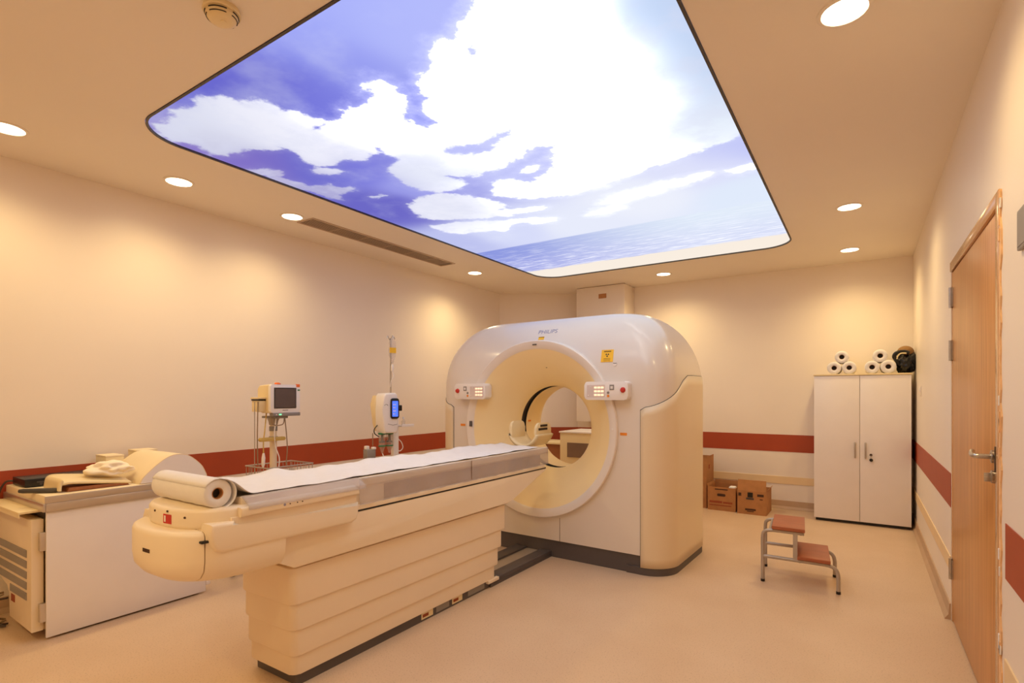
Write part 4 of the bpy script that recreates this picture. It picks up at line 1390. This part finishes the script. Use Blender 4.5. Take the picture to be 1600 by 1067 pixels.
rolls = [(-.262, .064, 0), (-.128, .064, 0), (-.194, .062, 1), (.068, .064, 0), (.203, .066, 0), (.136, .063, 1)]
rl_lab = ['lower left paper roll of the left stack on the cabinet', 'lower right paper roll of the left stack on the cabinet',
          'top paper roll of the left stack on the cabinet', 'lower left paper roll of the right stack on the cabinet',
          'lower right paper roll of the right stack, next to the black bag', 'top paper roll of the right stack on the cabinet']
WT = 1.548
for (x, r, up), lb in zip(rolls, rl_lab):
    z = WT + (r if not up else .064 + .1135)
    y0 = 6.53 + (.01 if up else 0)
    t = empty('paper_roll', lb, 'paper roll', (x, y0 + .15, z - r), group='spare paper rolls on the tall cabinet')
    obj('roll', LA([(0.004, .024), (0, .030), (0, r - .004), (.004, r), (.296, r), (.30, r - .004), (.30, .030), (.296, .024)], (x, y0, z), 'y', 40, closed=False), M['paper'], t, angle=60)
    obj('core', LA([(.003, .0245), (.003, .0215), (.297, .0215), (.297, .0245)], (x, y0, z), 'y', 28, closed=False), M['carddark'], t)
    obj('core_shade', LA([(.03, .0215), (.27, .0215)], (x, y0, z), 'y', 24), M['dark'], t)  # dark filling painted in for the shade of the open core

bg = empty('black_bag', 'crumpled black bag with brown cap pushed in the corner on the cabinet', 'bag', (.33, 6.70, WT))
bm = BM()
bmesh.ops.create_icosphere(bm, subdivisions=5, radius=1.0)
for v in bm.verts:
    p = v.co.copy()
    k = 1 + .22 * mnoise.noise(p * 1.5 + Vector((0, 5, 2))) + .13 * mnoise.noise(p * 4) + .05 * mnoise.noise(p * 9)
    q = p * k
    v.co = Vector((max(.273, min(.352 + q.x * .092, .426)), 6.72 + q.y * .15, max(WT + .002, WT + .110 + q.z * .126)))
obj('sack', bm, M['blackbag'], bg, angle=80)
bm = BM()
bmesh.ops.create_icosphere(bm, subdivisions=3, radius=1.0)
for v in bm.verts:
    p = v.co
    v.co = Vector((.350 + p.x * .072, 6.71 + p.y * .11, WT + .215 + p.z * .064))
obj('cap', bm, M['brown'], bg, angle=80)
obj('handle_loop', T(smooth_path([(.300, 6.60, WT + .085), (.262, 6.59, WT + .140), (.252, 6.585, WT + .175), (.275, 6.58, WT + .205), (.33, 6.585, WT + .215), (.375, 6.59, WT + .20)], 6), .017, 10), M['blackbag'], bg)
obj('pale_strap', T(smooth_path([(.276, 6.575, WT + .14), (.280, 6.57, WT + .168), (.305, 6.565, WT + .195), (.35, 6.57, WT + .195)], 6), .006, 8), M['creamp'], bg)

# ------------------------------------------------------------------ cartons by the back wall


def carton(name, label, x0, x1, y0, y1, h, flaps, group='cartons on the floor by the back wall'):
    t = empty(name, label, 'carton', ((x0 + x1) / 2, (y0 + y1) / 2, 0), group=group)
    w = .006
    bm = BM()
    box(bm, x0, x1, y0, y0 + w, 0, h)
    box(bm, x0, x1, y1 - w, y1, 0, h)
    box(bm, x0, x0 + w, y0 + w, y1 - w, 0, h)
    box(bm, x1 - w, x1, y0 + w, y1 - w, 0, h)
    box(bm, x0 + w, x1 - w, y0 + w, y1 - w, 0, .01)
    obj('body', bm, M['card'], t, smooth=False)
    for side, ang, ln_ in flaps:
        a = math.radians(ang)
        dy, dz = math.cos(a) * ln_, math.sin(a) * ln_
        bm = BM()
        if side == 'front':
            prism(bm, [(y0, h), (y0 + dy, h + dz), (y0 + dy + .004, h + dz), (y0 + .005, h)], 'x', x0 + .004, x1 - .004)
        elif side == 'back':
            prism(bm, [(y1, h), (y1 - dy, h + dz), (y1 - dy - .004, h + dz), (y1 - .005, h)], 'x', x0 + .004, x1 - .004)
        elif side == 'left':
            prism(bm, [(x0, h), (x0 + dy, h + dz), (x0 + dy + .004, h + dz), (x0 + .005, h)], 'y', y0 + .004, y1 - .004)
        else:
            prism(bm, [(x1, h), (x1 - dy, h + dz), (x1 - dy - .004, h + dz), (x1 - .005, h)], 'y', y0 + .004, y1 - .004)
        obj('flap', bm, M['card'], t, smooth=False)
    return t


c1 = carton('carton', 'open cardboard carton with a hand hole, between the tall one and the flapped one', -1.522, -1.215, 6.45, 6.80, .268, [('left', 100, .03), ('back', 95, .04)])
obj('hand_hole', prism(BM(), rrect(-1.415, -1.325, .165, .195, .012, 5), 'y', 6.4485, 6.4502), M['printd'], c1, smooth=False)
for x0, x1, z0, z1, m in ((-1.50, -1.36, .085, .110, 'printr'), (-1.35, -1.25, .085, .105, 'printr'), (-1.50, -1.26, .055, .066, 'printr'), (-1.44, -1.30, .238, .250, 'printd')):
    obj('print_mark', B(x0, x1, 6.4488, 6.4502, z0, z1), M[m], c1, smooth=False)
tag(obj('paper_wad', B(-1.30, -1.23, 6.50, 6.60, .012, .275, .01), M['paper']), 'white paper packet sticking out of the open carton', 'paper packet')
c2 = carton('carton', 'cardboard carton with raised front flap, nearest the step stool', -1.192, -.893, 6.42, 6.80, .262, [('front', 80, .12), ('right', 120, .03)])
hh2 = obj('hand_hole', B(-1.085, -1.03, 6.4185, 6.4202, .19, .245), M['black'], c2, smooth=False)
obj('blue_label', B(-1.10, -1.02, 6.4182, 6.4195, .165, .186), M['greyd'], c2, smooth=False)
for x0, x1, z0, z1 in ((-1.18, -1.15, .20, .235), (-.985, -.92, .205, .232), (-.96, -.93, .17, .18), (-1.11, -1.0, .045, .065), (-1.09, -1.02, .03, .04)):
    obj('print_mark', B(x0, x1, 6.4186, 6.4202, z0, z1), M['printd'], c2, smooth=False)
c0 = carton('carton', 'tallest cardboard carton, half hidden behind the scanner', -1.80, -1.545, 6.50, 6.85, .585, [('right', 100, .02)])
obj('print_mark', B(-1.5465, -1.5445, 6.6, 6.66, .45, .50), M['printr'], c0, smooth=False)
obj('tape', B(-1.64, -1.60, 6.4985, 6.5, .36, .55), M['paper'], c0, smooth=False)

# ------------------------------------------------------------------ step stool
ss = empty('step_stool', 'two-step stool with reddish wood treads and grey tube frame', 'step stool', (-.375, 4.37, 0))
for y in (4.18, 4.555):
    dx = -.0 if y < 4.3 else -.035
    fr = obj('side_frame', T(smooth_path([(-.605 + dx, y, .012), (-.605 + dx, y, .20), (-.605 + dx, y, .325), (-.59 + dx, y, .358), (-.555 + dx, y, .370), (-.50 + dx, y, .372), (-.345 + dx, y, .372)], 5), .0125, 12), M['tube'], ss)
    obj('side_frame', T(smooth_path([(-.600 + dx, y, .182), (-.50 + dx, y, .182), (-.25 + dx, y, .182), (-.19 + dx, y, .178), (-.158 + dx, y, .160), (-.145 + dx, y, .125), (-.143 + dx, y, .08), (-.143 + dx, y, .012)], 5), .0125, 12), M['tube'], ss)
    obj('post', B(-.412 + dx, -.385 + dx, y - .011, y + .011, .182, .372), M['tube'], ss, smooth=False)
    for x in (-.605, -.143):
        obj('rubber_foot', LA([(0, .014), (.018, .014)], (x + dx, y, 0), n=14), M['black'], ss)
for x, z in ((-.555, .366), (-.36, .366), (-.365, .176), (-.205, .176)):
    obj('cross_rail', T([(x - .005, 4.18, z), (x - .035, 4.555, z)], .009, 10), M['tube'], ss)


def tread(x0, x1, z0, z1):
    bm = BM()
    prism(bm, [(x0, 4.155), (x1, 4.155), (x1 - .037, 4.58), (x0 - .037, 4.58)], 'z', z0, z1, .003)
    return bm


obj('tread', tread(-.543, -.337, .384, .408), M['tread'], ss)
obj('tread', tread(-.384, -.186, .194, .218), M['tread'], ss)

# ------------------------------------------------------------------ things behind the scanner, seen through the bore
wk = empty('warming_cabinet', 'pale low cabinet with a dark window behind the scanner, seen through the bore', 'cabinet', (-2.62, 5.9, 0))
obj('body', B(-3.02, -2.25, 5.62, 6.2, .03, .88, .006), M['creamp'], wk)
obj('top_board', B(-3.03, -2.24, 5.61, 6.21, .88, .90, .004), M['white'], wk)
obj('window', B(-2.92, -2.35, 5.612, 5.622, .60, .77), M['pane'], wk, smooth=False)
obj('foot_rail', B(-2.98, -2.29, 5.65, 6.17, 0, .03), M['greyd'], wk, smooth=False)
sb = empty('side_table', 'brown wooden side table by the back wall, seen through the bore', 'table', (-3.36, 6.2, 0))
obj('top', B(-3.75, -3.06, 5.98, 6.4, .70, .725, .003), M['creamp'], sb)
obj('front', B(-3.72, -3.09, 6.0, 6.02, .06, .64), M['wood'], sb, smooth=False)
obj('side', B(-3.72, -3.70, 6.02, 6.38, 0, .70), M['wood'], sb, smooth=False)
obj('side', B(-3.11, -3.09, 6.02, 6.38, 0, .70), M['wood'], sb, smooth=False)
obj('rail', B(-3.72, -3.09, 6.0, 6.02, .64, .70), M['wood'], sb, smooth=False)
